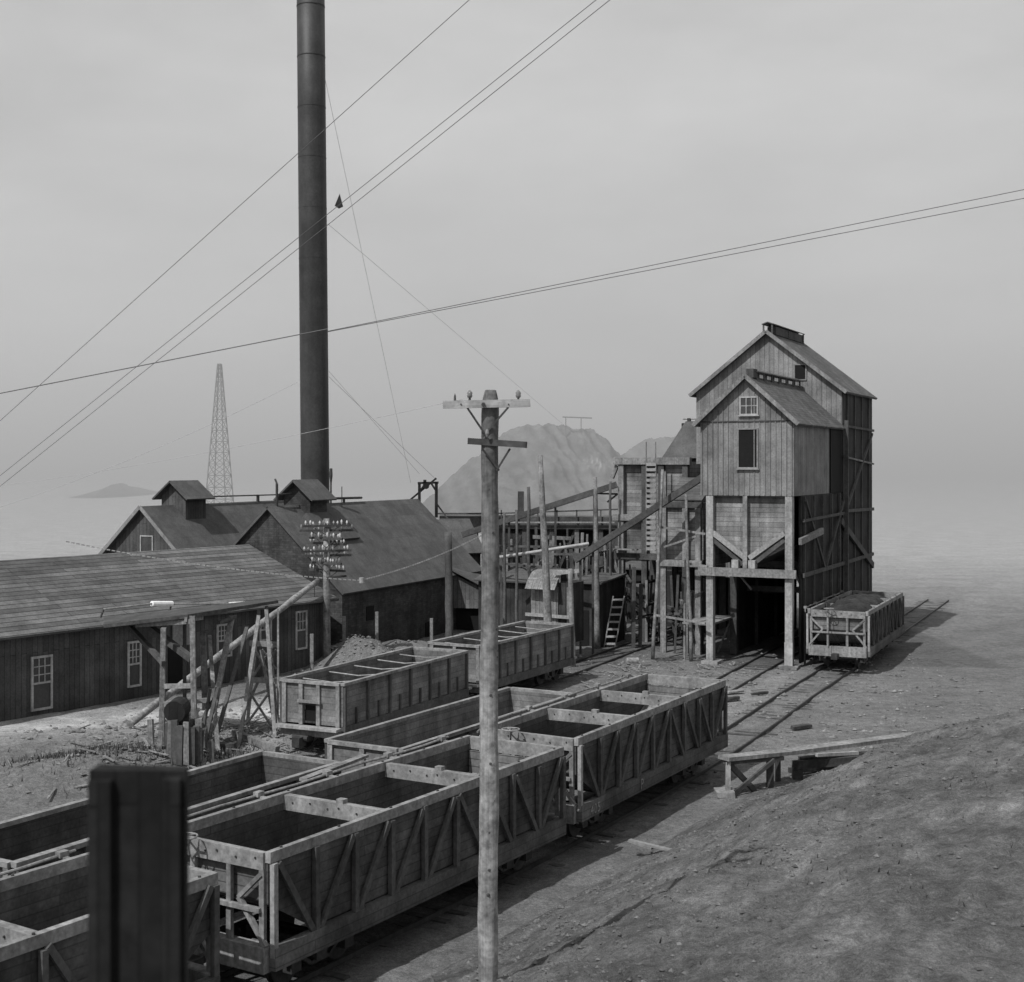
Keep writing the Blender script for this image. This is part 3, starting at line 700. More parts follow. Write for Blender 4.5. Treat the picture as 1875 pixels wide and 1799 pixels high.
MB(TB).box(tb(948, 0, 2).x, tb(960, 0).x, 97, 98, tb(950, 945, 2).z, tb(950, 900, 2).z).build('switch_stand', m_beam_d, TB)
# dark sheds under and behind the trestle
def block(name, label, cat, px0, px1, Y, ytop, depth, mat, roofm=None, ang=26.9, rise=0, over=.15, group=None):
    a = at(px0, 900, Y); t = thing(name, label, cat, (a.x, a.y, 0), ang, group)
    w = local(t, px1, 900, y=0).x; z = CZ-(ytop-HY)/F*Y
    MB().box(0, w, 0, depth, 0, z).build('wall', mat, t)
    if roofm: MB().slab([(-over, -over*2, z-.05), (w+over, -over*2, z-.05), (w+over, depth, z+rise), (-over, depth, z+rise)], .09).build('roof', roofm, t)
    return t, w, z
block('shed', 'large dark shed standing behind the trestle bridge', 'shed', 905, 1135, 101, 966, 7, m_house_d, m_roof_s, rise=.3)
t, w, z = block('shed', 'dark board shed with vertical planks right of the big front pole', 'shed', 876, 972, 77, 1062, 3, m_house_d, m_roof_s, rise=.7)
t, w, z = block('shed', 'dark open shed between the small hut and the left bin', 'shed', 1048, 1100, 75, 1066, 3.5, m_house_d, m_roof_s, rise=.2)
MB().box(.5, 1.0, -.03, -.005, 0, 2.0).build('door_opening', m_black, t)
t, w, z = block('shed', 'low black block added for the shade under the plank bins, behind their legs', 'shed', 1118, 1300, 86, 1040, 4, m_black2, m_roof_s, rise=.1)  # added dark block, stands in for the shade behind the bin legs
# little hut with curved roof
a = at(972, 900, 70)
HU = thing('watch_hut', 'small plank hut with a ragged curved roof, standing on stilts', 'hut', (a.x, a.y, 0), 26.9)
w = local(HU, 1043, 900, y=0).x; zf = 2.15; zw = 3.75
MB().box(0, w*.66, 0, 1.8, .9, zw).build('wall', m_shed2, HU); MB().box(w*.66+.01, w, .1, 1.8, .9, zw+.2).build('side_room', m_house_d, HU)
for x in (.1, w*.33, w*.66, w-.1): MB().bar((x, .1, 0), (x, .1, zw if x > .2 else 3.9), .14).build('stilt', m_beam, HU)
MB().bar((-.25, -.1, zf+.15), (w+.1, -.1, zf+.1), .1, .16).build('waling', m_beam_l, HU)
prof = [(-.3, 3.62), (.05, 4.05), (.6, 4.42), (1.3, 4.5), (1.9, 4.4)]
r = MB(); n = 14
for k in range(n):
    x0 = -.1+(w*.78)*k/n; x1 = -.1+(w*.78)*(k+1)/n-.01; j = random.uniform(-.08, .05)
    for i in range(4):
        (ya, za), (yb, zc) = prof[i], prof[i+1]
        if i == 0: ya -= j*.5
        r.slab([(x0, ya-.2, za), (x1, ya-.2, za), (x1, yb-.2, zc), (x0, yb-.2, zc)], .05)
r.build('roof', m_shingle_l if False else m_beam, HU)
MB().box(.4, .95, -.03, -.004, .2, .9).build('dark_gap', m_black, HU)
MB().bar((w*.6, -.05, 4.45), (w+.55, -.05, 4.62), .12, .2).build('ridge_pole', m_beam_l, HU)

# brick boiler house ------------------------------------------------
BR = thing('boiler_house', 'large dark boiler house with a steep roof in front of the tall chimney', 'building', (-7.9, 70.4, 0), 24.8)
Wd = 8.9
gable_house(BR, -Wd, 0, 0, 16.4, 0, 3.55, 7.75, m_brick, m_roof_s, over=.25)
MB().box(-Wd+.0, -.0, -.03, -.0, 3.5, 3.6).build('gable_belt', m_barn, BR)
def sidehole(t, px0, px1, py0, py1, name='door_opening', m=m_black):
    a = local(t, px0, (py0+py1)/2, x=.02); b = local(t, px1, (py0+py1)/2, x=.02)
    MB().box(.005, .05, a.y, b.y, max(0, local(t, (px0+px1)/2, py1, x=.02).z), local(t, (px0+px1)/2, py0, x=.02).z).build(name, m, t)
sidehole(BR, 671, 684, 1110, 1136, 'window_opening'); sidehole(BR, 779, 792, 1139, 1185)
def cupola(t, xc, y0, y1, zb, zr, m_w, m_r, w=1.0, ov=.42):
    c = MB().box(xc-w, xc+w, y0, y1, zb-1.2, zr-.9).build('cupola', m_w, t)
    zz = zr-.95
    for s_ in (-1, 1):
        p = [(xc, y0-ov, zr), (xc+s_*(w+ov), y0-ov, zz-.15), (xc+s_*(w+ov), y1+ov, zz-.15), (xc, y1+ov, zr)]
        MB().slab(p if s_ < 0 else p[::-1], .09).build('cupola_roof', m_r, c)
    MB().face([(xc-w, y0, zz+.05), (xc+w, y0, zz+.05), (xc, y0, zr-.05)]).build('cupola_gable', m_w, c)
    MB().face([(xc+w, y1, zz+.05), (xc-w, y1, zz+.05), (xc, y1, zr-.05)]).build('cupola_gable', m_w, c)
cupola(BR, -Wd/2, 2.6, 4.3, 7.75, 9.15, m_brick, m_roof_s, w=.85)
a = at(507, 925, 74.5); MB(BR).bar((0,0,0),(0,0,0.001),.001)
yv = local(BR, 507, 920, x=-Wd/2).y
MB().tube([(-Wd/2, yv, 7.6), (-Wd/2, yv, 8.95)], .07, 8).tube([(-Wd/2, yv, 8.95), (-Wd/2-.12, yv, 9.2)], .05, 6).tube([(-Wd/2, yv, 8.35), (-Wd/2, yv+1.4, 8.4)], .05, 6).build('vent_pipe', m_iron, BR)
yv = local(BR, 606, 900, x=-Wd/2).y
MB().tube([(-Wd/2, yv, 7.6), (-Wd/2, yv, 8.9), (-Wd/2, yv, 9.35), (-Wd/2, yv, 9.75)], [.05, .05, .1, .08], 8).tube([(-Wd/2+.3, yv+.7, 7.5), (-Wd/2+.3, yv+.7, 8.7)], .025, 6).build('steam_whistle', m_iron, BR)
ye = local(BR, 662, 917, x=-Wd/2).y
MB().tube([(-Wd/2, 4.4, 8.05), (-Wd/2, ye, 8.0)], .07, 8).bar((-Wd/2, ye-2, 7.6), (-Wd/2, ye-2, 8.0), .1).build('steam_pipe', m_iron, BR)
# hood over the stack base sloping down from the cupola
MB().slab([(-3.6, 2.2, 7.35), (-2.2, 2.2, 5.9), (-2.2, 5.6, 5.9), (-3.6, 5.6, 7.35)][::-1], .4).build('stack_hood', m_roof_s, BR)
# lean-to at its right end
a = at(824, 900, 82)
LT = thing('lean_to_shed', 'pale board lean-to shed with a sloping roof at the right end of the boiler house', 'shed', (a.x, a.y, 0), 10)
MB().box(0, 2.0, .05, 3, 1.35, 2.5).build('front_boards', m_shed, LT)
MB().face([(0, .05, 2.49), (2.0, .05, 2.49), (0, .05, 3.5)]).build('gable_boards', m_shed, LT)
MB().slab([(-.1, -.3, 3.75), (-.1, 3, 3.75), (2.5, 3, 2.45), (2.5, -.3, 2.45)][::-1], .09).build('roof', m_roof_s, LT)
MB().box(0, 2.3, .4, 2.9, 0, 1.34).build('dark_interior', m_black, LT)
MB().box(2.0, 2.35, .1, 2.9, 0, 2.5).build('side_wall', m_house_d, LT)
MB().box(2.02, 2.15, -.02, .08, 1.0, 2.3).build('pale_board', m_trim_g, LT)
# small house behind the right end
a = at(778, 900, 90)
SH = thing('engine_house', 'low dark gabled house behind the right end of the boiler house roof', 'shed', (a.x, a.y, 0), 62)
gable_house(SH, -2.0, 2.2, -.0, 3.0, 0, 4.4, 6.3, m_house_d, m_roof_s, over=.25)
# gantry on the roof
GA = thing('pulley_gantry', 'small timber gantry with pulleys at the end of the boiler house ridge', 'gantry', at(784, 940, 91))
g = lambda px, py, dy=0: at(px, py, 91+dy)
for s_, (a, b, w) in enumerate([((768, 886), (768, 935), .18), ((799, 884), (799, 948), .2)]): MB(GA).bar(g(*a), g(*b), w).build('post', m_beam_d, GA)
MB(GA).bar(g(765, 885), g(803, 884), .2, .14).build('top_beam', m_beam_d, GA)
MB(GA).bar(g(771, 897), g(779, 886), .12).bar(g(797, 897), g(790, 886), .12).bar(g(752, 915, .2), g(799, 876, .2), .12).bar(g(799, 922, .2), g(822, 953, .2), .1).build('brace', m_beam_d, GA)
pz = MB(GA); c = g(780, 890, -.15); pz.tube([c-Vector((0, .05, 0)), c+Vector((0, .05, 0))], .22, 12); pz.bar(g(778, 885), g(778, 879), .2); pz.build('pulley', m_iron, GA)
MB(GA).bar(g(784, 948, .3), (g(784, 948).x, 91.3, -.05), .5).build('foot', m_beam_d, GA)

# chimney -----------------------------------------------------------
cb = at(577, 880, 84); ct = at(570, 120, 84); dv = (ct-cb)/(ct.z-cb.z)
base = cb-dv*cb.z
CH = thing('chimney', 'very tall dark steel smokestack rising out of the picture', 'chimney', (base.x, base.y, 0))
pts = [Vector((0, 0, 0))+Vector((dv.x, dv.y, 1))*z for z in [0, 8, 16, 24, 32, 41]]
MB().tube(pts, [.90, .875, .87, .865, .86, .855], 40).build('stack', m_chim, CH, smooth=True)
for z in [4+3.1*k for k in range(12)]:
    c = Vector((dv.x, dv.y, 1))*z; MB().tube([c, c+Vector((0, 0, .05))], .876 if z > 6 else .89, 40).build('band', m_chim, CH)
MB().box(-1.4, 1.4, -1.4, 1.4, 0, 5).build('footing', m_brick, CH)

# first barn at the left -------------------------------------------
a = at(262, 900, 80)
BA = thing('barn', 'dark gabled barn with a ridge cupola at the left edge', 'barn', (a.x, a.y, 0), 24.3)
gable_house(BA, -4.6, 4.6, 0, 17.5, 0, 3.0, 7.5, m_barn, m_roof_s, over=.3, gable_trim=m_trim_g)
winpx(BA, 259, 983, 279, 1030, 0, 1, 1, mg=m_glass)
cy = local(BA, 318, 905, x=0).y; cy2 = local(BA, 362, 905, x=0).y
cupola(BA, 0, cy, cy2-.4, 7.5, 9.0, m_barn, m_roof_s, w=.9)
ya, yb = local(BA, 372, 915, x=0).y, local(BA, 545, 915, x=0).y
MB().tube([(0, ya, 7.95), (0, yb, 7.9)], .05, 6).bar((0, ya+6, 7.5), (0, ya+6, 7.95), .15).build('ridge_pipe', m_iron, BA)

# long shed ---------------------------------------------------------
LS = thing('long_shed', 'long low shed with a board roof and tall white-framed windows, lower left', 'building', (-15.4, 58.1, 0), 35.9)
# local x: to the right/front, y: along; front wall is x = 0
gable_house(LS, -12, 0, -16, 12.1, 0, 3.42, 5.75, m_barn, m_roof_l, over=.38)
def winx(t, px0, py0, px1, py1, cols, rows, mg=m_glass, dark_low=True):
    pm = ((px0+px1)/2, (py0+py1)/2); a = local(t, px0, pm[1], x=.02).y; b = local(t, px1, pm[1], x=.02).y
    z0 = local(t, pm[0], py1, x=.02).z; z1 = local(t, pm[0], py0, x=.02).z; w = .09; f = MB()
    f.box(.01, .08, a-w, a, z0-w, z1+w); f.box(.01, .08, b, b+w, z0-w, z1+w); f.box(.01, .08, a, b, z1, z1+w); f.box(.01, .1, a, b, z0-w, z0)
    zm = (z0+z1)/2; f.box(.012, .07, a, b, zm-.04, zm+.04)
    for k in range(1, cols): y = a+(b-a)*k/cols; f.box(.014, .06, y-.02, y+.02, zm+.04, z1)
    for k in range(1, rows): z = zm+(z1-zm)*k/rows; f.box(.016, .055, a, b, z-.02, z+.02)
    fr = f.build('window_frame', m_trim, t); MB().box(.004, .03, a, b, z0, z1).build('window_pane', mg, fr)
winx(LS, 236, 1178, 255, 1254, 3, 3); winx(LS, 399, 1146, 421, 1200, 4, 3); winx(LS, 477, 1136, 494, 1170, 3, 2); winx(LS, 543, 1122, 559, 1186, 3, 2)
winx(LS, 60, 1205, 92, 1296, 3, 3)
a = local(LS, 308, 1200, x=.02).y; b = local(LS, 340, 1200, x=.02).y
MB().box(.005, .04, a, b, 0.3, 2.0).build('door_opening', m_black, LS); MB().box(.04, .09, a+.2, b+.2, 2.0, 3.0).build('hanging_board', m_trim_g, LS)
# white pipe along the eave
pts = [local(LS, px, py, x=.45) for px, py in ((190, 1118), (278, 1108), (315, 1108), (420, 1108), (455, 1106), (505, 1104))]
for k, q in enumerate(pts): q.z += .05
MB().tube(pts, .04, 8).build('eave_pipe', m_beam_l, LS)
MB().tube(pts[1:3], .12, 10).build('pipe_lagging', m_white, LS); MB().tube([pts[3], pts[4]], .075, 10).build('pipe_lagging', m_white, LS)
for q in pts[::2]: MB().bar(q, (q.x-.2, q.y, q.z-.35), .06).build('pipe_bracket', m_beam_d, LS)

# ------------------------------------------------------------------ left yard: log flume, trestles, barrel
L0 = atz(238, 1326, .25); L1 = at(585, 1062, 67.5)
n = 12; pts = [L0+(L1-L0)*k/n+Vector((0, 0, .015*math.sin(k*1.9))) for k in range(n+1)]
lg = MB(); lg.tube([q-L0 for q in pts], [.15+.015*math.sin(k*2.7) for k in range(n+1)], 9); lo = lg.build('wrapped_pipe', m_log, smooth=True); lo.location = L0
tag(lo, 'long pale lagged pipe slanting from the ground up to the many-armed pole', 'pipe')
def on_log(px): 
    best = min(range(101), key=lambda i: abs(CX+F*(L0+(L1-L0)*i/100).x/(L0+(L1-L0)*i/100).y-px)); return L0+(L1-L0)*best/100
def gz(p): return Vector((p.x, p.y, ground_z(p.x, p.y)-.08))
t = thing('pipe_trestle', 'slim A-shaped trestle with two cross boards, beside the end-door gondola', 'trestle', gz(atz(470, 1345)))
def tp_(px, py, Y): return at(px, py, Y)
bp = [gz(atz(436, 1362, .3)), gz(atz(503, 1352, .3)), gz(atz(452, 1318, .3)), gz(atz(508, 1312, .3))]
tpt = [at(474, 1128, 50.5), at(487, 1118, 51), at(474, 1118, 54), at(488, 1110, 54)]
for a, b in zip(bp, tpt): MB(t).bar(a, b, .12).build('leg', m_beam, t, wob=.01)
for px0, px1, py, Y in ((457, 510, 1178, 51), (448, 520, 1245, 50.5)): MB(t).bar(at(px0, py, Y), at(px1, py+3, Y), .06, .2).build('cross_board', m_beam_l, t)
MB(t).bar(at(447, 1305, 50.3), at(472, 1250, 50.4), .1).bar(at(505, 1340, 50.3), at(478, 1190, 50.6), .1).bar(at(480, 1190, 50.7), at(505, 1225, 51), .07).bar(at(505, 1190, 50.7), at(484, 1225, 51), .07).bar(at(452, 1260, 50.2), at(500, 1335, 50), .07).bar(at(498, 1262, 50.3), at(445, 1335, 49.6), .07).bar(at(462, 1182, 51), at(500, 1248, 50.6), .07).bar(at(500, 1182, 51), at(458, 1248, 50.6), .07).build('brace', m_beam, t)
MB(t).bar(at(509, 1115, 50.8), gz(atz(509, 1350, .2)), .07).build('thin_pole', m_beam, t)
pass

t = thing('pipe_trestle', 'rickety scaffold trestle of crooked poles standing over the barrel at the far left', 'trestle', gz(atz(340, 1400)))
segs = [((300, 1150, 47), (296, 1372, 47.5), .17), ((352, 1128, 46.5), (357, 1412, 46), .17), ((338, 1140, 49.5), (338, 1320, 50.5), .12), ((372, 1160, 50), (376, 1300, 50), .2),
        ((425, 1130, 50), (378, 1375, 46.5), .17), ((400, 1060+80, 49), (431, 1130, 50), .12), ((383, 1165, 49), (400, 1400, 45.5), .13), ((300, 1290, 47), (345, 1400, 46), .13),
        ((338, 1280, 47), (400, 1380, 45.8), .1), ((398, 1260, 47), (368, 1395, 45.5), .12), ((452, 1150, 50), (385, 1390, 46), .12), ((360, 1300, 46), (375, 1408, 45), .1),
        ((345, 1360, 46.5), (395, 1275, 47), .09), ((365, 1375, 46.5), (385, 1262, 47), .1)]
for a, b, w in segs: MB(t).bar(at(*a), at(*b), w).build('pole', m_pole if w > .12 else m_beam_d2, t, wob=.015)
for (a, b) in (((302, 1257, 46.8), (354, 1256, 46.3)), ((300, 1290, 46.8), (385, 1282, 47)), ((250, 1145, 48), (352, 1138, 46.5)), ((340, 1135, 46.5), (370, 1131, 48))):
    MB(t).bar(at(*a), at(*b), .1, .16).build('cross_board', m_beam, t)
MB(t).bar(at(262, 1140, 49), at(352, 1208, 46.8), .22, .2).bar(at(240, 1150, 50), at(300, 1215, 47), .16).build('brace', m_beam_d2, t)
MB(t).slab([at(190, 1150, 48), at(345, 1132, 46.5), at(510, 1105, 54), at(505, 1100, 56), at(330, 1122, 50), at(190, 1136, 52)], .12).build('deck', m_beam_d, t)

bl = gz(atz(338, 1408, .2)); 
BL = thing('barrel_stand', 'dark upright timber stump bundle with an iron drum on top, under the scaffold', 'stump', bl)
for k in range(15):
    a = 2*math.pi*k/15; r_ = .48; h = 1.15+.35*random.random()
    MB().bar((r_*math.cos(a), r_*math.sin(a), 0), (r_*.95*math.cos(a), r_*.95*math.sin(a), h), .19, .14).build('stave', m_beam_d2 if k % 3 else m_pole, BL, wob=.02)
MB().tube([(-.25, -.35, 1.65), (-.2, .3, 1.7)], .35, 18).build('iron_drum', m_black2, BL)
for px, py, h in ((278, 1405, 1.0), (292, 1408, .7), (305, 1396, 1.1), (366, 1408, .9), (388, 1412, .8)):
    b = gz(atz(px, py, .1)); o = MB().bar((0, 0, 0), (random.uniform(-.15, .15), 0, h), .16, .1).build('broken_post', m_beam_d2 if px > 300 else m_pole, wob=.02); o.location = b
    tag(o, 'short broken post stub in the rubble near the iron drum', 'post', 'broken post stubs near the drum')
b = gz(atz(416, 1382, .1))
o = MB().box(-.28, .28, -.2, .25, 0, .36).box(-.22, .2, -.26, -.2, .05, .3).build('wooden_box', m_beam_d, wob=.03); o.location = b; tag(o, 'small dark box lying on the pale ground right of the scaffold', 'box')
a = gz(atz(428, 1362, .1)); b = gz(atz(508, 1378, .1)); tag(MB().bar(a+Vector((0, 0, .2)), b+Vector((0, 0, .2)), .2, .24).build('timber_baulk', m_beam), 'grey timber baulk lying behind the dark low gondola', 'timber')
# small stakes behind the gondola
for px, py, h, l in ((571, 1232, 2.1, 'thin stake nearest the many-armed pole'), (630, 1205, 1.5, 'short stake standing left of the boiler house window opening'), (690, 1195, 2.0, 'stake standing below the boiler house wall window'), (790, 1188, 1.5, 'stake in front of the boiler house doorway')):
    b = gz(atz(px, py, .2)); o = MB().bar((0, 0, 0), (0, 0, h), .16).build('stake_post', m_beam); o.location = b; tag(o, l, 'post')
for px, top, bot in ((541, 1150, 1222), (526, 1175, 1228)):
    b = gz(atz(px, bot)); o = MB().bar((0, 0, 0), (.1 if px == 541 else -.2, .9, 2.1), .12).build('leaning_board', m_trim_g); o.location = b
    tag(o, 'narrow board leaning on the long shed beside its last window' if px == 541 else 'narrow board leaning on the long shed left of its last window', 'board')

# ------------------------------------------------------------------ utility poles
FP = thing('telegraph_pole', 'large knotty pole with two cross arms in the middle of the foreground', 'utility pole', (-.12, 22.0, 0))
gzp = mound_z(-.12, 22.0) or 0
Yp = 22.0; top = at(898, 706, Yp); bx = at(893, 1588, Yp).x+.12
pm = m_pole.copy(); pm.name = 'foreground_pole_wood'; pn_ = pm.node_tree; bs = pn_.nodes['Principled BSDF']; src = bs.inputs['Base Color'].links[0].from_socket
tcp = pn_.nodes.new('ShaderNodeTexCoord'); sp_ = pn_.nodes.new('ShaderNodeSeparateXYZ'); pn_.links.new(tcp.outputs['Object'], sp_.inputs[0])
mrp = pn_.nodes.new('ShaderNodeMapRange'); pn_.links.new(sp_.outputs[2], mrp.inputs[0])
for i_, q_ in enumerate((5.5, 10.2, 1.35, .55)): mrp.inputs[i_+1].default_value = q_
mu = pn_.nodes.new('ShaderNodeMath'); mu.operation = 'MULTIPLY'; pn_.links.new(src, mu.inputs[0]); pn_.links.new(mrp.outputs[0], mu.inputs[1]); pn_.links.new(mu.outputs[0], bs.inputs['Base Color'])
pts = []; rs = []
zz = gzp-.3
while zz < top.z-.05:
    f = (zz-0)/(top.z); x = bx+(top.x+.12-bx)*f
    pts.append(Vector((x+.008*math.sin(zz*1.7), .008*math.sin(zz*2.3+1), zz))); r_ = .168-.034*f
    if zz > top.z-.32: r_ *= 1-.5*((zz-(top.z-.32))/.32)**1.6
    rs.append(r_*(1+.03*math.sin(zz*3.1)+.02*math.sin(zz*7.7))); zz += .08 if zz > top.z-.4 else .13
me = MB().tube(pts, rs, 26)
for v in me.v: 
    d = fb(v.x*3+v.z*.2, v.y*3, 1.2)*.006; v += Vector((v.x, v.y, 0)).normalized()*d
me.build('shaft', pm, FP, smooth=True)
for z, a in ((10.35, -1.9), (8.9, -1.2), (8.1, -.6), (7.35, -.7), (7.0, -.3), (6.9, -.55), (6.3, -1.4), (5.2, -1.4), (4.6, -1.0), (4.1, -1.5), (3.5, -1.5), (9.6, -1.7), (3.1, -1.6)):
    f = z/top.z; x = bx+(top.x+.12-bx)*f; r_ = (.168-.034*f)
    c = Vector((x+r_*math.cos(a), r_*math.sin(a), z)); dn = Vector((math.cos(a), math.sin(a), 0))
    MB().tube([c-dn*.02, c+dn*.008], [.03+.01*math.sin(z*9), .016], 9).build('knot', m_beam_d, FP)
def fl(px, py, dy=0): return at(px, py, Yp+dy)-Vector((-.12, 22.0, 0))
MB().bar(fl(811, 741.5, -.16), fl(971, 738.5, -.16), .1, .125).build('upper_cross_arm', m_armw, FP, wob=.002) if False else None
m_arm = M('new_arm_wood', .30, streak=(1, 8, 30), stain=.3, grain=.25, nscale=2)
MB().bar(fl(811, 741.5, -.17), fl(971, 738.5, -.17), .1, .122).build('upper_cross_arm', m_arm, FP, wob=.002)
MB().bar(fl(858, 808, -.02), fl(964, 815, -.30), .1, .1).build('lower_cross_arm', m_beam_d, FP, wob=.002)
for a, b in (((855, 746), (893, 803)), ((931, 746), (884, 800)), ((883, 822), (914, 862)), ((934, 822), (909, 862))):
    MB().bar(fl(*a, -.2), fl(*b, -.15), .02, .03).build('arm_brace', m_iron, FP)
for k, (px, h) in enumerate(((860, .09), (949, .13), (833, 0))):
    c = fl(px, 733.5, -.17); p_ = MB().tube([c-Vector((0, 0, .02)), c+Vector((0, 0, .08))], [.022, .014], 8).build('insulator_pin', m_beam_d, FP)
    if h: MB().tube([c+Vector((0, 0, q)) for q in (.04, .07, .09, .12, .14, .165)], [.03, .045, .038, .045, .03, .012], 12).build('insulator', m_glassin, p_, smooth=True)
    else: MB().tube([c+Vector((0, 0, .05)), c+Vector((0, 0, .11))], [.014, .004], 8).build('pin_tip', m_beam_d, p_)
c = fl(892, 800, -.24); MB().tube([c+Vector((0, 0, q)) for q in (0, .05, .08, .12)], [.02, .035, .03, .015], 10).build('insulator', m_glassin, FP)
bo = MB()
for px in (844, 931): bo.tube([fl(px, 740.5, -.235), fl(px, 740.5, -.2)], .012, 8)
bo.tube([fl(885, 741, -.245), fl(885, 741, -.2)], .035, 6); bo.build('bolt', m_iron, FP)

TPo = atz(598, 1222)
TL = thing('telephone_pole', 'pole crowded with arms of white insulators beside the boiler house', 'utility pole', TPo)
zt = at(598, 950, TPo.y).z
MB().tube([(0, 0, -.05), (0, 0, zt*.5), (0, 0, zt)], [.21, .18, .15], 12).build('shaft', m_pole, TL, smooth=True)
for r_ in range(8):
    z = at(598, (963, 972, 986, 996, 1009, 1018, 1031, 1045)[r_], TPo.y).z
    ang = R((24, 12, -34, -28, 26, 14, -36, -30)[r_]); hl = (1.2, 1.35, 1.05, 1.15, 1.3, 1.2, 1.0, 1.1)[r_]; oy = -.2 if r_ % 2 == 0 else .18
    dx, dy = math.cos(ang), math.sin(ang)
    arm = MB().bar((-dx*hl, -dy*hl+oy, z), (dx*hl, dy*hl+oy, z), .1, .11).bar((-dx*hl*.6, -dy*hl*.6+oy, z-.02), (0, oy, z-.45), .03).bar((dx*hl*.6, dy*hl*.6+oy, z-.02), (0, oy, z-.45), .03).build('cross_arm', m_beam_d, TL)
    for k in range(10):
        f = -1+2*(k+.5)/10+random.uniform(-.05, .05); c = Vector((dx*hl*f, dy*hl*f+oy, z+.06)); q = random.uniform(-.04, .05)
        MB().tube([c, c+Vector((0, 0, .06)), c+Vector((0, 0, .1+q)), c+Vector((.0, 0, .2+q))], [.02, .045, .055, .025], 7).build('insulator', m_por if random.random() < .75 else m_trim_g, arm)
MB().tube([(-.55, -.1, 1.2), (-.6, -.1, 5.2)], .02, 6).bar((0, -.15, 4.4), (1.0, -.15, 4.5), .1).build('conduit', m_iron, TL)

# ------------------------------------------------------------------ wires
def wire(label, a, b, r_, sag=0, m=m_wire, group='overhead wires', name='overhead_wire'):
    a, b = Vector(a), Vector(b); n = 16
    pts = [a+(b-a)*k/n-Vector((0, 0, sag*4*(k/n)*(1-k/n))) for k in range(n+1)]
    o = MB().tube([p-a for p in pts], r_, 5).build(name, m); o.location = a; return tag(o, label, 'wire', group)
def line(px0, py0, px1, py1, xa, xb):
    f = lambda x: py0+(py1-py0)*(x-px0)/(px1-px0); return (xa, f(xa)), (xb, f(xb))
def W(label, pxs, Ya, Yb, xa, xb, r_, m=m_wire, sag=0):
    p, q = line(*pxs, xa, xb); wire(label, at(*p, Ya), at(*q, Yb), r_, sag, m)
W('upper left of the steep wires, crossing the chimney near its top', (243, 553, 545, 282), 60, 40, -150, 900, .011)
W('left one of the close pair of steep wires crossing the chimney', (250, 672, 845, 197), 60, 34, -150, 1150, .010)
W('right one of the close pair of steep wires crossing the chimney', (252, 690, 870, 197), 60, 34, -150, 1170, .010)
W('thick wire rising gently from left to right across the whole sky', (243, 673, 950, 534), 42, 42, -150, 600, .016)
wire('upper wire of the pair continuing gently up to the right edge of the sky', at(600, 607, 42), at(2050, 312, 42), .012, .0)
wire('lower wire of the pair continuing gently up to the right edge of the sky', at(600, 608, 42), at(2050, 330, 42), .012, .0)
wire('faint guy wire falling from the chimney to the right, above the front pole arm', at(600, 410, 83), at(1040, 785, 140), .012, 0, m_wire_l)
wire('faint lower guy wire falling from the chimney towards the gantry', at(602, 690, 83), at(800, 880, 92), .012, 0, m_wire_l)
wire('second faint lower guy wire falling from the chimney to the boiler house roof', at(602, 680, 83), at(768, 868, 92), .01, 0, m_wire_l)
fw = wire('faint steep halyard with a small pennant, right of the chimney', at(590, 120, 84), at(752, 884, 92), .012, 0, m_wire_l)
pn = MB().face([(0, 0, .45), (.22, 0, -.38), (-.05, .03, -.5), (-.32, 0, -.32)]).build('pennant', M('pennant_cloth', .1, bump=0)); pn.location = at(622, 368, 86.4); tag(pn, 'small dark triangular pennant hanging on the halyard beside the chimney', 'flag')
wire('faint wire running left from the upper cross arm of the front pole', at(860, 728, 22), at(-100, 900, 45), .004, .2, m_wire_l)
wire('faint wire running left behind the lattice mast to the chimney', at(545, 700, 83), at(-100, 960, 83), .012, .6, m_wire_l)
ch = MB(); a, b, c = at(120, 992, 60), at(662, 1063, 62), at(905, 968, 66)
for (p, q) in ((a, b), (b, c)):
    n = 60
    for k in range(n):
        u = p+(q-p)*(k+.1)/n; v = p+(q-p)*(k+.8)/n; s0 = Vector((0, 0, -.25*4*(k/n)*(1-k/n))); ch.bar(u+s0-a, v+s0-a, .035, .05)
ch.tube([b-a-Vector((0, 0, .12)), b-a+Vector((0, 0, .12))], .12, 8)
o = ch.build('span_cable', m_beam_l); o.location = a; tag(o, 'pale beaded cable dipping across the roofs with a white knob at its lowest point', 'cable', 'overhead wires')

# ------------------------------------------------------------------ lattice mast, far hill tops
def mast(label, px, ptop, pbase, Y, wb, wt, m=m_far, n=15):
    b = at(px, pbase, Y); b.z = 0; zt = at(px, ptop, Y).z
    t = thing('lattice_mast', label, 'mast', b, 12)
    hw = lambda z: (wb+(wt-wb)*z/zt)/2
    for sx, sy in ((-1, -1), (1, -1), (1, 1), (-1, 1)):
        MB().bar((sx*hw(0), sy*hw(0), 0), (sx*hw(zt), sy*hw(zt), zt), .14).build('leg', m, t)
    br = MB(); z = 0
    for k in range(n):
        z2 = zt*(1-(1-(k+1)/n)**1.15)
        for i in range(4):
            c = [(-1, -1), (1, -1), (1, 1), (-1, 1)]; p, q = c[i], c[(i+1) % 4]
            A = lambda s_, z_: (s_[0]*hw(z_), s_[1]*hw(z_), z_)
            br.bar(A(p, z2), A(q, z2), .09); br.bar(A(p, z), A(q, z2), .07); br.bar(A(q, z), A(p, z2), .07)
        z = z2
    br.build('bracing', m, t); return t
mast('tall pale steel lattice mast far off on the left skyline', 402, 667, 950, 230, 4.0, .5)
def z_w(x, y): return .8*noise.noise(Vector((x*.12, y*.12, 2)))
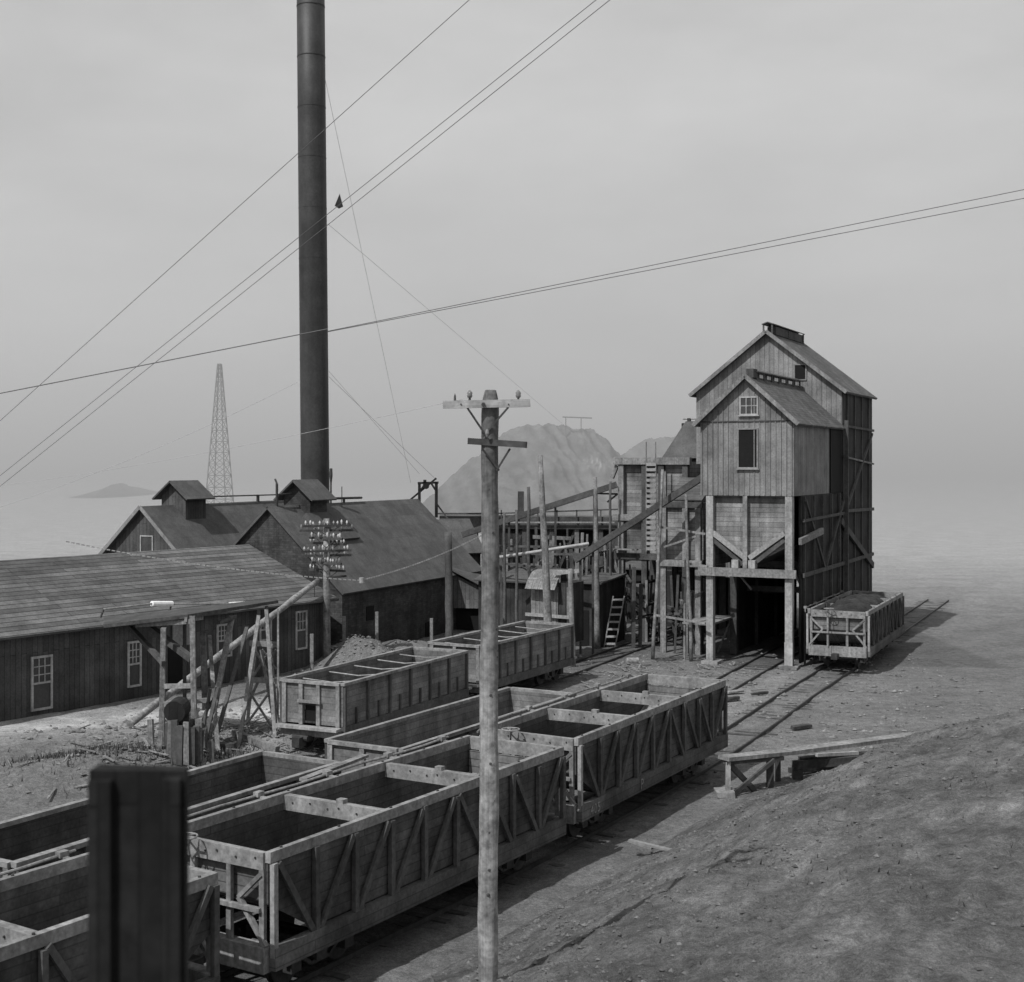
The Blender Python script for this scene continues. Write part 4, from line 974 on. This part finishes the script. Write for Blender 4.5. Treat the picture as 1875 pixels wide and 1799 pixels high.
def hill(name, prof, Y, depth, seed):
    xs0 = [(p[0]-CX)/F*Y for p in prof]; zs = [max(0, CZ-(p[1]-HY)/F*Y) for p in prof]
    def pf(x):
        for i in range(len(xs0)-1):
            if xs0[i] <= x <= xs0[i+1]:
                t = (x-xs0[i])/(xs0[i+1]-xs0[i]); t = t; return zs[i]+(zs[i+1]-zs[i])*t
        return 0
    H = max(zs)
    def zf(x, y):
        d = y-Y; top_ = pf(x); k = 1-min(1, max(0, -d-3)/depth) if d < 0 else 1-min(1, d/60)
        s_ = top_*k
        g_ = abs(noise.noise(Vector((x*.45+y*.12+z_w(x, y), y*.06, seed))))*1.1+.55*fb(x, y, .3, seed)+.2*fb(x, y, 1.1, seed)
        return s_-g_*min(1, s_/6)-.4
    def tf(x, y, z):
        sp = 2.6*math.exp(-((x-16.6)/2.6)**2-((z-10.0)/1.0)**2)*max(0, noise.noise(Vector((x*2.5, z*3, 5)))+.15) if seed == 3 else 0
        return sp+.35*max(0, noise.noise(Vector((x*.5+z*.55, z*.75-x*.15, seed))))+.95+.38*noise.noise(Vector((x*.6+z*.2, z*.18, seed)))+.18*fb(x, z, .25, seed)+.10*z/H
    n = 220; xs = [xs0[0]+(xs0[-1]-xs0[0])*i/n for i in range(n+1)]; ys = [Y-depth-5+(depth+60)*i/130 for i in range(131)]
    return sheet(name, xs, ys, zf, tf, m_hill)
hill('slag_hill', [(730, 945), (775, 915), (805, 890), (860, 838), (905, 802), (930, 786), (960, 776), (1010, 773), (1050, 782), (1085, 781), (1110, 800), (1135, 830), (1180, 870), (1240, 915), (1300, 945)], 240, 42, 3)
hill('slag_hill', [(1060, 945), (1110, 860), (1138, 828), (1180, 800), (1225, 797), (1300, 800), (1380, 840), (1460, 900), (1530, 945)], 275, 40, 8)
hill('slag_hill', [(100, 945), (150, 920), (195, 890), (215, 882), (232, 895), (262, 935), (280, 948)], 430, 30, 12)
# gantry far up on the hill
t = thing('far_power_frame', 'faint two-legged timber frame on the crest of the pale hill', 'power pole', at(1058, 785, 235))
h_ = lambda px, py: at(px, py, 235)
MB(t).bar(h_(1030, 764), h_(1084, 766), .2).build('cross_bar', m_far, t); MB(t).bar(h_(1036, 764), h_(1036, 805), .15).build('leg', m_far, t); MB(t).bar(h_(1064, 766), h_(1064, 800), .15).build('leg', m_far, t)

# ------------------------------------------------------------------ ramp trestle, timbers on the right
RT = thing('ramp_trestle', 'low timber ramp trestle with crossed braces at the edge of the dirt bank', 'trestle', atz(1333, 1455))
q = lambda px, py, Y: at(px, py, Y)
MB(RT).bar(q(1325, 1389, 41.2), q(1440, 1377, 42.6), .5, .12).bar(q(1440, 1377, 42.6), q(1690, 1345, 46.5), .5, .12).build('top_timber', m_beam, RT, wob=.01)
MB(RT).bar(q(1328, 1396, 41.2), q(1432, 1388, 42.3), .2, .12).build('under_beam', m_beam_d, RT)
MB(RT).bar(q(1333, 1395, 41.2), q(1333, 1462, 41.2), .14).build('post', m_beam_l, RT)
MB(RT).bar(q(1410, 1388, 42.2), q(1410, 1440, 42.2), .2).build('post', m_beam_d, RT); MB(RT).bar(q(1424, 1388, 43), q(1424, 1440, 43), .16).build('post', m_beam_d, RT)
MB(RT).bar(q(1336, 1400, 41.3), q(1382, 1448, 41.8), .1, .16).bar(q(1418, 1392, 41.9), q(1338, 1458, 41.2), .08, .12).build('brace', m_beam_d, RT)
MB(RT).box(q(1313, 0, 41).x, q(1345, 0, 41).x, 40.9, 41.6, -.02, .16).build('foot_block', m_beam_l, RT, wob=.02)
MB(RT).bar(q(1650, 1360, 46), q(1650, 1420, 46), .2).build('post', m_beam_d, RT)
ST = thing('timber_stack', 'stack of dark squared timbers lying under the right end of the ramp', 'timber stack', q(1500, 1404, 43.2))
for k, (a, b, w) in enumerate((((1455, 1400), (1640, 1385), .3), ((1465, 1392), (1640, 1378), .22), ((1447, 1412), (1530, 1404), .2), ((1500, 1406), (1640, 1396), .26))):
    MB(ST).bar(q(*a, 43.2+.2*k), q(*b, 44.6+.2*k), w, w*.8).build('timber', m_beam_d, ST, wob=.02)
MB(ST).bar(q(1495, 1383, 42.8), q(1570, 1379, 43.6), .12, .1).build('pale_plank', m_beam_l, ST)
for px in (1460, 1570): MB(ST).bar(q(px, 1404, 43.3), q(px, 1440, 43.3), .3).build('bearer', m_beam_d, ST)
o = MB().bar((0, 0, 0), (-.55, .35, .1), .16, .06).bar((-.55, .35, .1), (.9, -.55, -.02), .14, .05).build('pale_board', m_trim_g)
o.location = (3.95, 34.3, .35); tag(o, 'pale board lying at the foot of the dirt bank', 'board')
# things lying on the open ground
b = atz(1158, 1216); o = MB().tube([(-.3, 0, .14), (.3, .1, .14)], .17, 12).build('short_log', m_log); o.location = b; tag(o, 'short sawn log lying near the scaffold', 'log')
for px, py, l in ((1337, 1285, 'flat plank piece beside the far corner of the 405 hopper car'), (1345, 1272, 'broken board end lying on the middle track'), (1467, 1336, 'small dark block beside the rail near the ramp'), (1390, 1275, 'bent stick lying between the tracks')):
    b = atz(px, py); o = MB().bar((-.35, -.1, .1), (.4, .15, .14), .26 if px != 1390 else .06, .12).build('loose_timber', m_beam_d if px != 1345 else m_beam, wob=.03); o.location = b; tag(o, l, 'timber')
b = atz(1210, 1212); o = MB().tube([(.45*math.cos(k*.35)+.02*k, .3*math.sin(k*.35), .06+.003*k) for k in range(50)], .02, 5).build('wire_coil', m_iron); o.location = b; tag(o, 'loose coil of wire on the ground under the lower bin', 'coil')
b = atz(1290, 1190); b.x -= .6; o = MB().tube([(.35*math.cos(k*.5), .25*math.sin(k*.5), .1+.008*k) for k in range(40)], .03, 5).build('wire_coil', m_iron); o.location = b; tag(o, 'coil of rope beside the foot of the tipple front post', 'coil')

# ------------------------------------------------------------------ stones and rubble (uncountable)
def stones(name, n, place, smin, smax, mat, label):
    mb = MB()
    for _ in range(n):
        x, y = place(); h = mound_z(x, y) if name == 'bank_clods' else ground_z(x, y)
        if h is None: continue
        if name != 'bank_clods' and min(abs(abs(track_off(x, y, k))-.72) for k in ('near', 'mid', 'far')) < .12: continue
        s_ = smin*(smax/smin)**(random.random()**2.2); c = Vector((x, y, h+s_*.15)); i = len(mb.v)
        ax = [Vector((random.gauss(0, 1), random.gauss(0, 1), random.gauss(0, .6))).normalized() for _ in range(3)]
        dirs = [(1, 0, 0), (0, 1, 0), (-1, 0, 0), (0, -1, 0), (0, 0, 1), (0, 0, -1)]; rot = random.random()*6.28
        for d in dirs:
            v = Vector(d); v.rotate(Matrix.Rotation(rot, 3, 'Z')); k = s_*random.uniform(.6, 1.25); mb.v.append(c+Vector((v.x*k, v.y*k, v.z*k*.6)))
        for a, b_ in ((0, 1), (1, 2), (2, 3), (3, 0)): mb.f += [(i+a, i+b_, i+4), (i+b_, i+a, i+5)]
    o = mb.build(name, mat); o['kind'] = 'stuff'; o['label'] = label; o['category'] = 'stones'; return o
def pl_yard():
    r_ = random.random()
    if r_ < .45: return random.gauss(-10.5, 3.2), random.gauss(47.5, 4)
    if r_ < .6: return random.gauss(-5.5, 2.5), random.gauss(66.5, 2.5)
    return random.uniform(1, 22), random.uniform(42, 72)
stones('gravel', 9000, pl_yard, .02, .16, m_stone, 'loose gravel and rubble scattered over the yard')
def pl_bank():
    s_ = random.random(); y = random.uniform(16, 42); base_x = -9+(y-18)*.62+10.5*0
    x = base_x+2.6+abs(random.gauss(0, 5))
    return (x, y) if fb(x*.9, y*.5, .9, 6) > -.05 or random.random() < .2 else (pl_bank() if random.random() < .9 else (x, y))
stones('bank_clods', 11000, pl_bank, .01, .075, M('clod', .105, stain=.6, nscale=3), 'dark clods and cinders on the dirt bank')
wd = MB()
for _ in range(5200):
    r_ = random.random()
    if r_ < .5: x, y = random.gauss(-12.2, 1.8), random.gauss(44.6, 1.2)
    elif r_ < .7: x, y = random.gauss(-9.2, .9), random.gauss(46.2, 1.0)
    else:
        y = random.uniform(20, 42); x = -9+(y-18)*.62+random.uniform(6, 16)
        if fb(x, y, .7, 11) < .18: continue
    h = mound_z(x, y) if r_ >= .7 else ground_z(x, y)
    if h is None: continue
    a = random.random()*6.28; k = random.uniform(.06, .26)*(1 if r_ < .7 else .5); c_, s_ = math.cos(a), math.sin(a); w_ = .012+.02*random.random()
    wd.face([(x-w_*s_, y+w_*c_, h-.02), (x+w_*s_, y-w_*c_, h-.02), (x+k*.45*c_, y+k*.45*s_, h+k)])
o = wd.build('weeds', M('dry_weeds', .07, stain=.5, bump=0)); o['kind'] = 'stuff'; o['label'] = 'low dry weeds around the barrel and on the dirt bank'; o['category'] = 'weeds'
def chips():
    mb = MB()
    for _ in range(300):
        x, y = random.gauss(-9.8, 2.6), random.gauss(47, 3.2)
        if random.random() < .4: x, y = random.uniform(4, 12), random.uniform(60, 68)
        if min(abs(track_off(x, y, k)) for k in ('near', 'mid', 'far')) < 1.0: continue
        z = ground_z(x, y)+.05; a = random.random()*3.14; l = random.uniform(.12, .55)
        mb.bar((x-l*math.cos(a), y-l*math.sin(a), z), (x+l*math.cos(a), y+l*math.sin(a), z+random.uniform(0, .12)), random.uniform(.03, .1), .03)
    o = mb.build('wood_scraps', m_beam); o['kind'] = 'stuff'; o['label'] = 'scattered wood scraps and slats over the yard'; o['category'] = 'scraps'
chips()

# summer haze lying over the far plain
hz = MB().box(-2600, 2600, 100, 4200, -4, 48).build('haze', bpy.data.materials.new('haze_air')); hz['kind'] = 'structure'
hm = hz.data.materials[0]; hm.use_nodes = True; hn = hm.node_tree; hn.nodes.clear()
ho = hn.nodes.new('ShaderNodeOutputMaterial'); hv = hn.nodes.new('ShaderNodeVolumeScatter'); hv.inputs['Density'].default_value = .0042; hv.inputs['Color'].default_value = (.93, .93, .93, 1); hv.inputs['Anisotropy'].default_value = .1
hn.links.new(hv.outputs[0], ho.inputs['Volume'])

# near dark shed corner bottom left
NS = thing('tarred_post', 'dark blurred tarred post close to the viewer at the lower left', 'post', (-1.3, 4.0, 0))
xr = at(342, 1500, 4.0).x+1.3; zt = at(300, 1412, 4.0).z
MB().box(xr-.28, xr-.01, 0, .06, 0, zt).box(xr-.285, xr-.22, -.02, .0, 0, zt-.03).box(xr-.07, xr-.01, -.02, .0, 0, zt-.02).build('shaft', M('tarred_wood', .012, 'v', (3, .07), var=.3, gap=.5, stain=.5, grain=.5), NS, wob=.008)
pass

# ------------------------------------------------------------------ sky, sun, camera
w = bpy.data.worlds.new('World'); S.world = w; w.use_nodes = True; nt = w.node_tree; N, L = nt.nodes, nt.links
EL, AZ = R(50), R(222)    # sun behind the viewer's left shoulder (compass style, from +Y clockwise)
sky = N.new('ShaderNodeTexSky'); sky.sky_type = 'NISHITA'; sky.sun_disc = False; sky.sun_elevation = EL; sky.sun_rotation = AZ
sky.air_density = 1.5; sky.dust_density = 4
bw = N.new('ShaderNodeRGBToBW'); L.new(sky.outputs[0], bw.inputs[0])
mix = N.new('ShaderNodeMath'); mix.operation = 'MULTIPLY_ADD'; L.new(bw.outputs[0], mix.inputs[0]); mix.inputs[1].default_value = .1; mix.inputs[2].default_value = 3.05
tcw = N.new('ShaderNodeTexCoord'); mpw = N.new('ShaderNodeMapping'); mpw.inputs['Scale'].default_value = (1.6, 1.6, 4.5); L.new(tcw.outputs['Generated'], mpw.inputs[0])
nw = N.new('ShaderNodeTexNoise'); nw.inputs['Scale'].default_value = 1.5; nw.inputs['Detail'].default_value = 5; nw.inputs['Roughness'].default_value = .55; L.new(mpw.outputs[0], nw.inputs['Vector'])
mrw = N.new('ShaderNodeMapRange'); L.new(nw.outputs['Fac'], mrw.inputs[0])
for i_, q_ in enumerate((.3, .7, .86, 1.14)): mrw.inputs[i_+1].default_value = q_
mw = N.new('ShaderNodeMath'); mw.operation = 'MULTIPLY'; L.new(mix.outputs[0], mw.inputs[0]); L.new(mrw.outputs[0], mw.inputs[1])
bg = N['Background']; L.new(mw.outputs[0], bg.inputs['Color']); bg.inputs['Strength'].default_value = .163
sun = bpy.data.lights.new('sun', 'SUN'); sun.energy = 3.7; sun.angle = R(.5); sun.color = (1, 1, 1)
so = bpy.data.objects.new('sun', sun); COL.objects.link(so)
d = Vector((math.sin(AZ)*math.cos(EL), math.cos(AZ)*math.cos(EL), math.sin(EL)))
so.rotation_euler = d.to_track_quat('Z', 'Y').to_euler(); so.location = d*60
cam = bpy.data.cameras.new('camera'); co = bpy.data.objects.new('camera', cam); COL.objects.link(co); S.camera = co
co.location = (0, 0, CZ); co.rotation_euler = (R(90), 0, 0)
cam.sensor_fit = 'HORIZONTAL'; cam.sensor_width = 36; cam.lens = 36*F/1875
cam.shift_x = (937.5-CX)/1875; cam.shift_y = -(899.5-HY)/1875
cam.clip_start = .1; cam.clip_end = 9000
cam.dof.use_dof = True; cam.dof.focus_distance = 42; cam.dof.aperture_fstop = 2.8
S.view_settings.view_transform = 'Standard'; S.view_settings.look = 'None'; S.view_settings.exposure = 0; S.view_settings.gamma = 1
S.cycles.max_bounces = 6
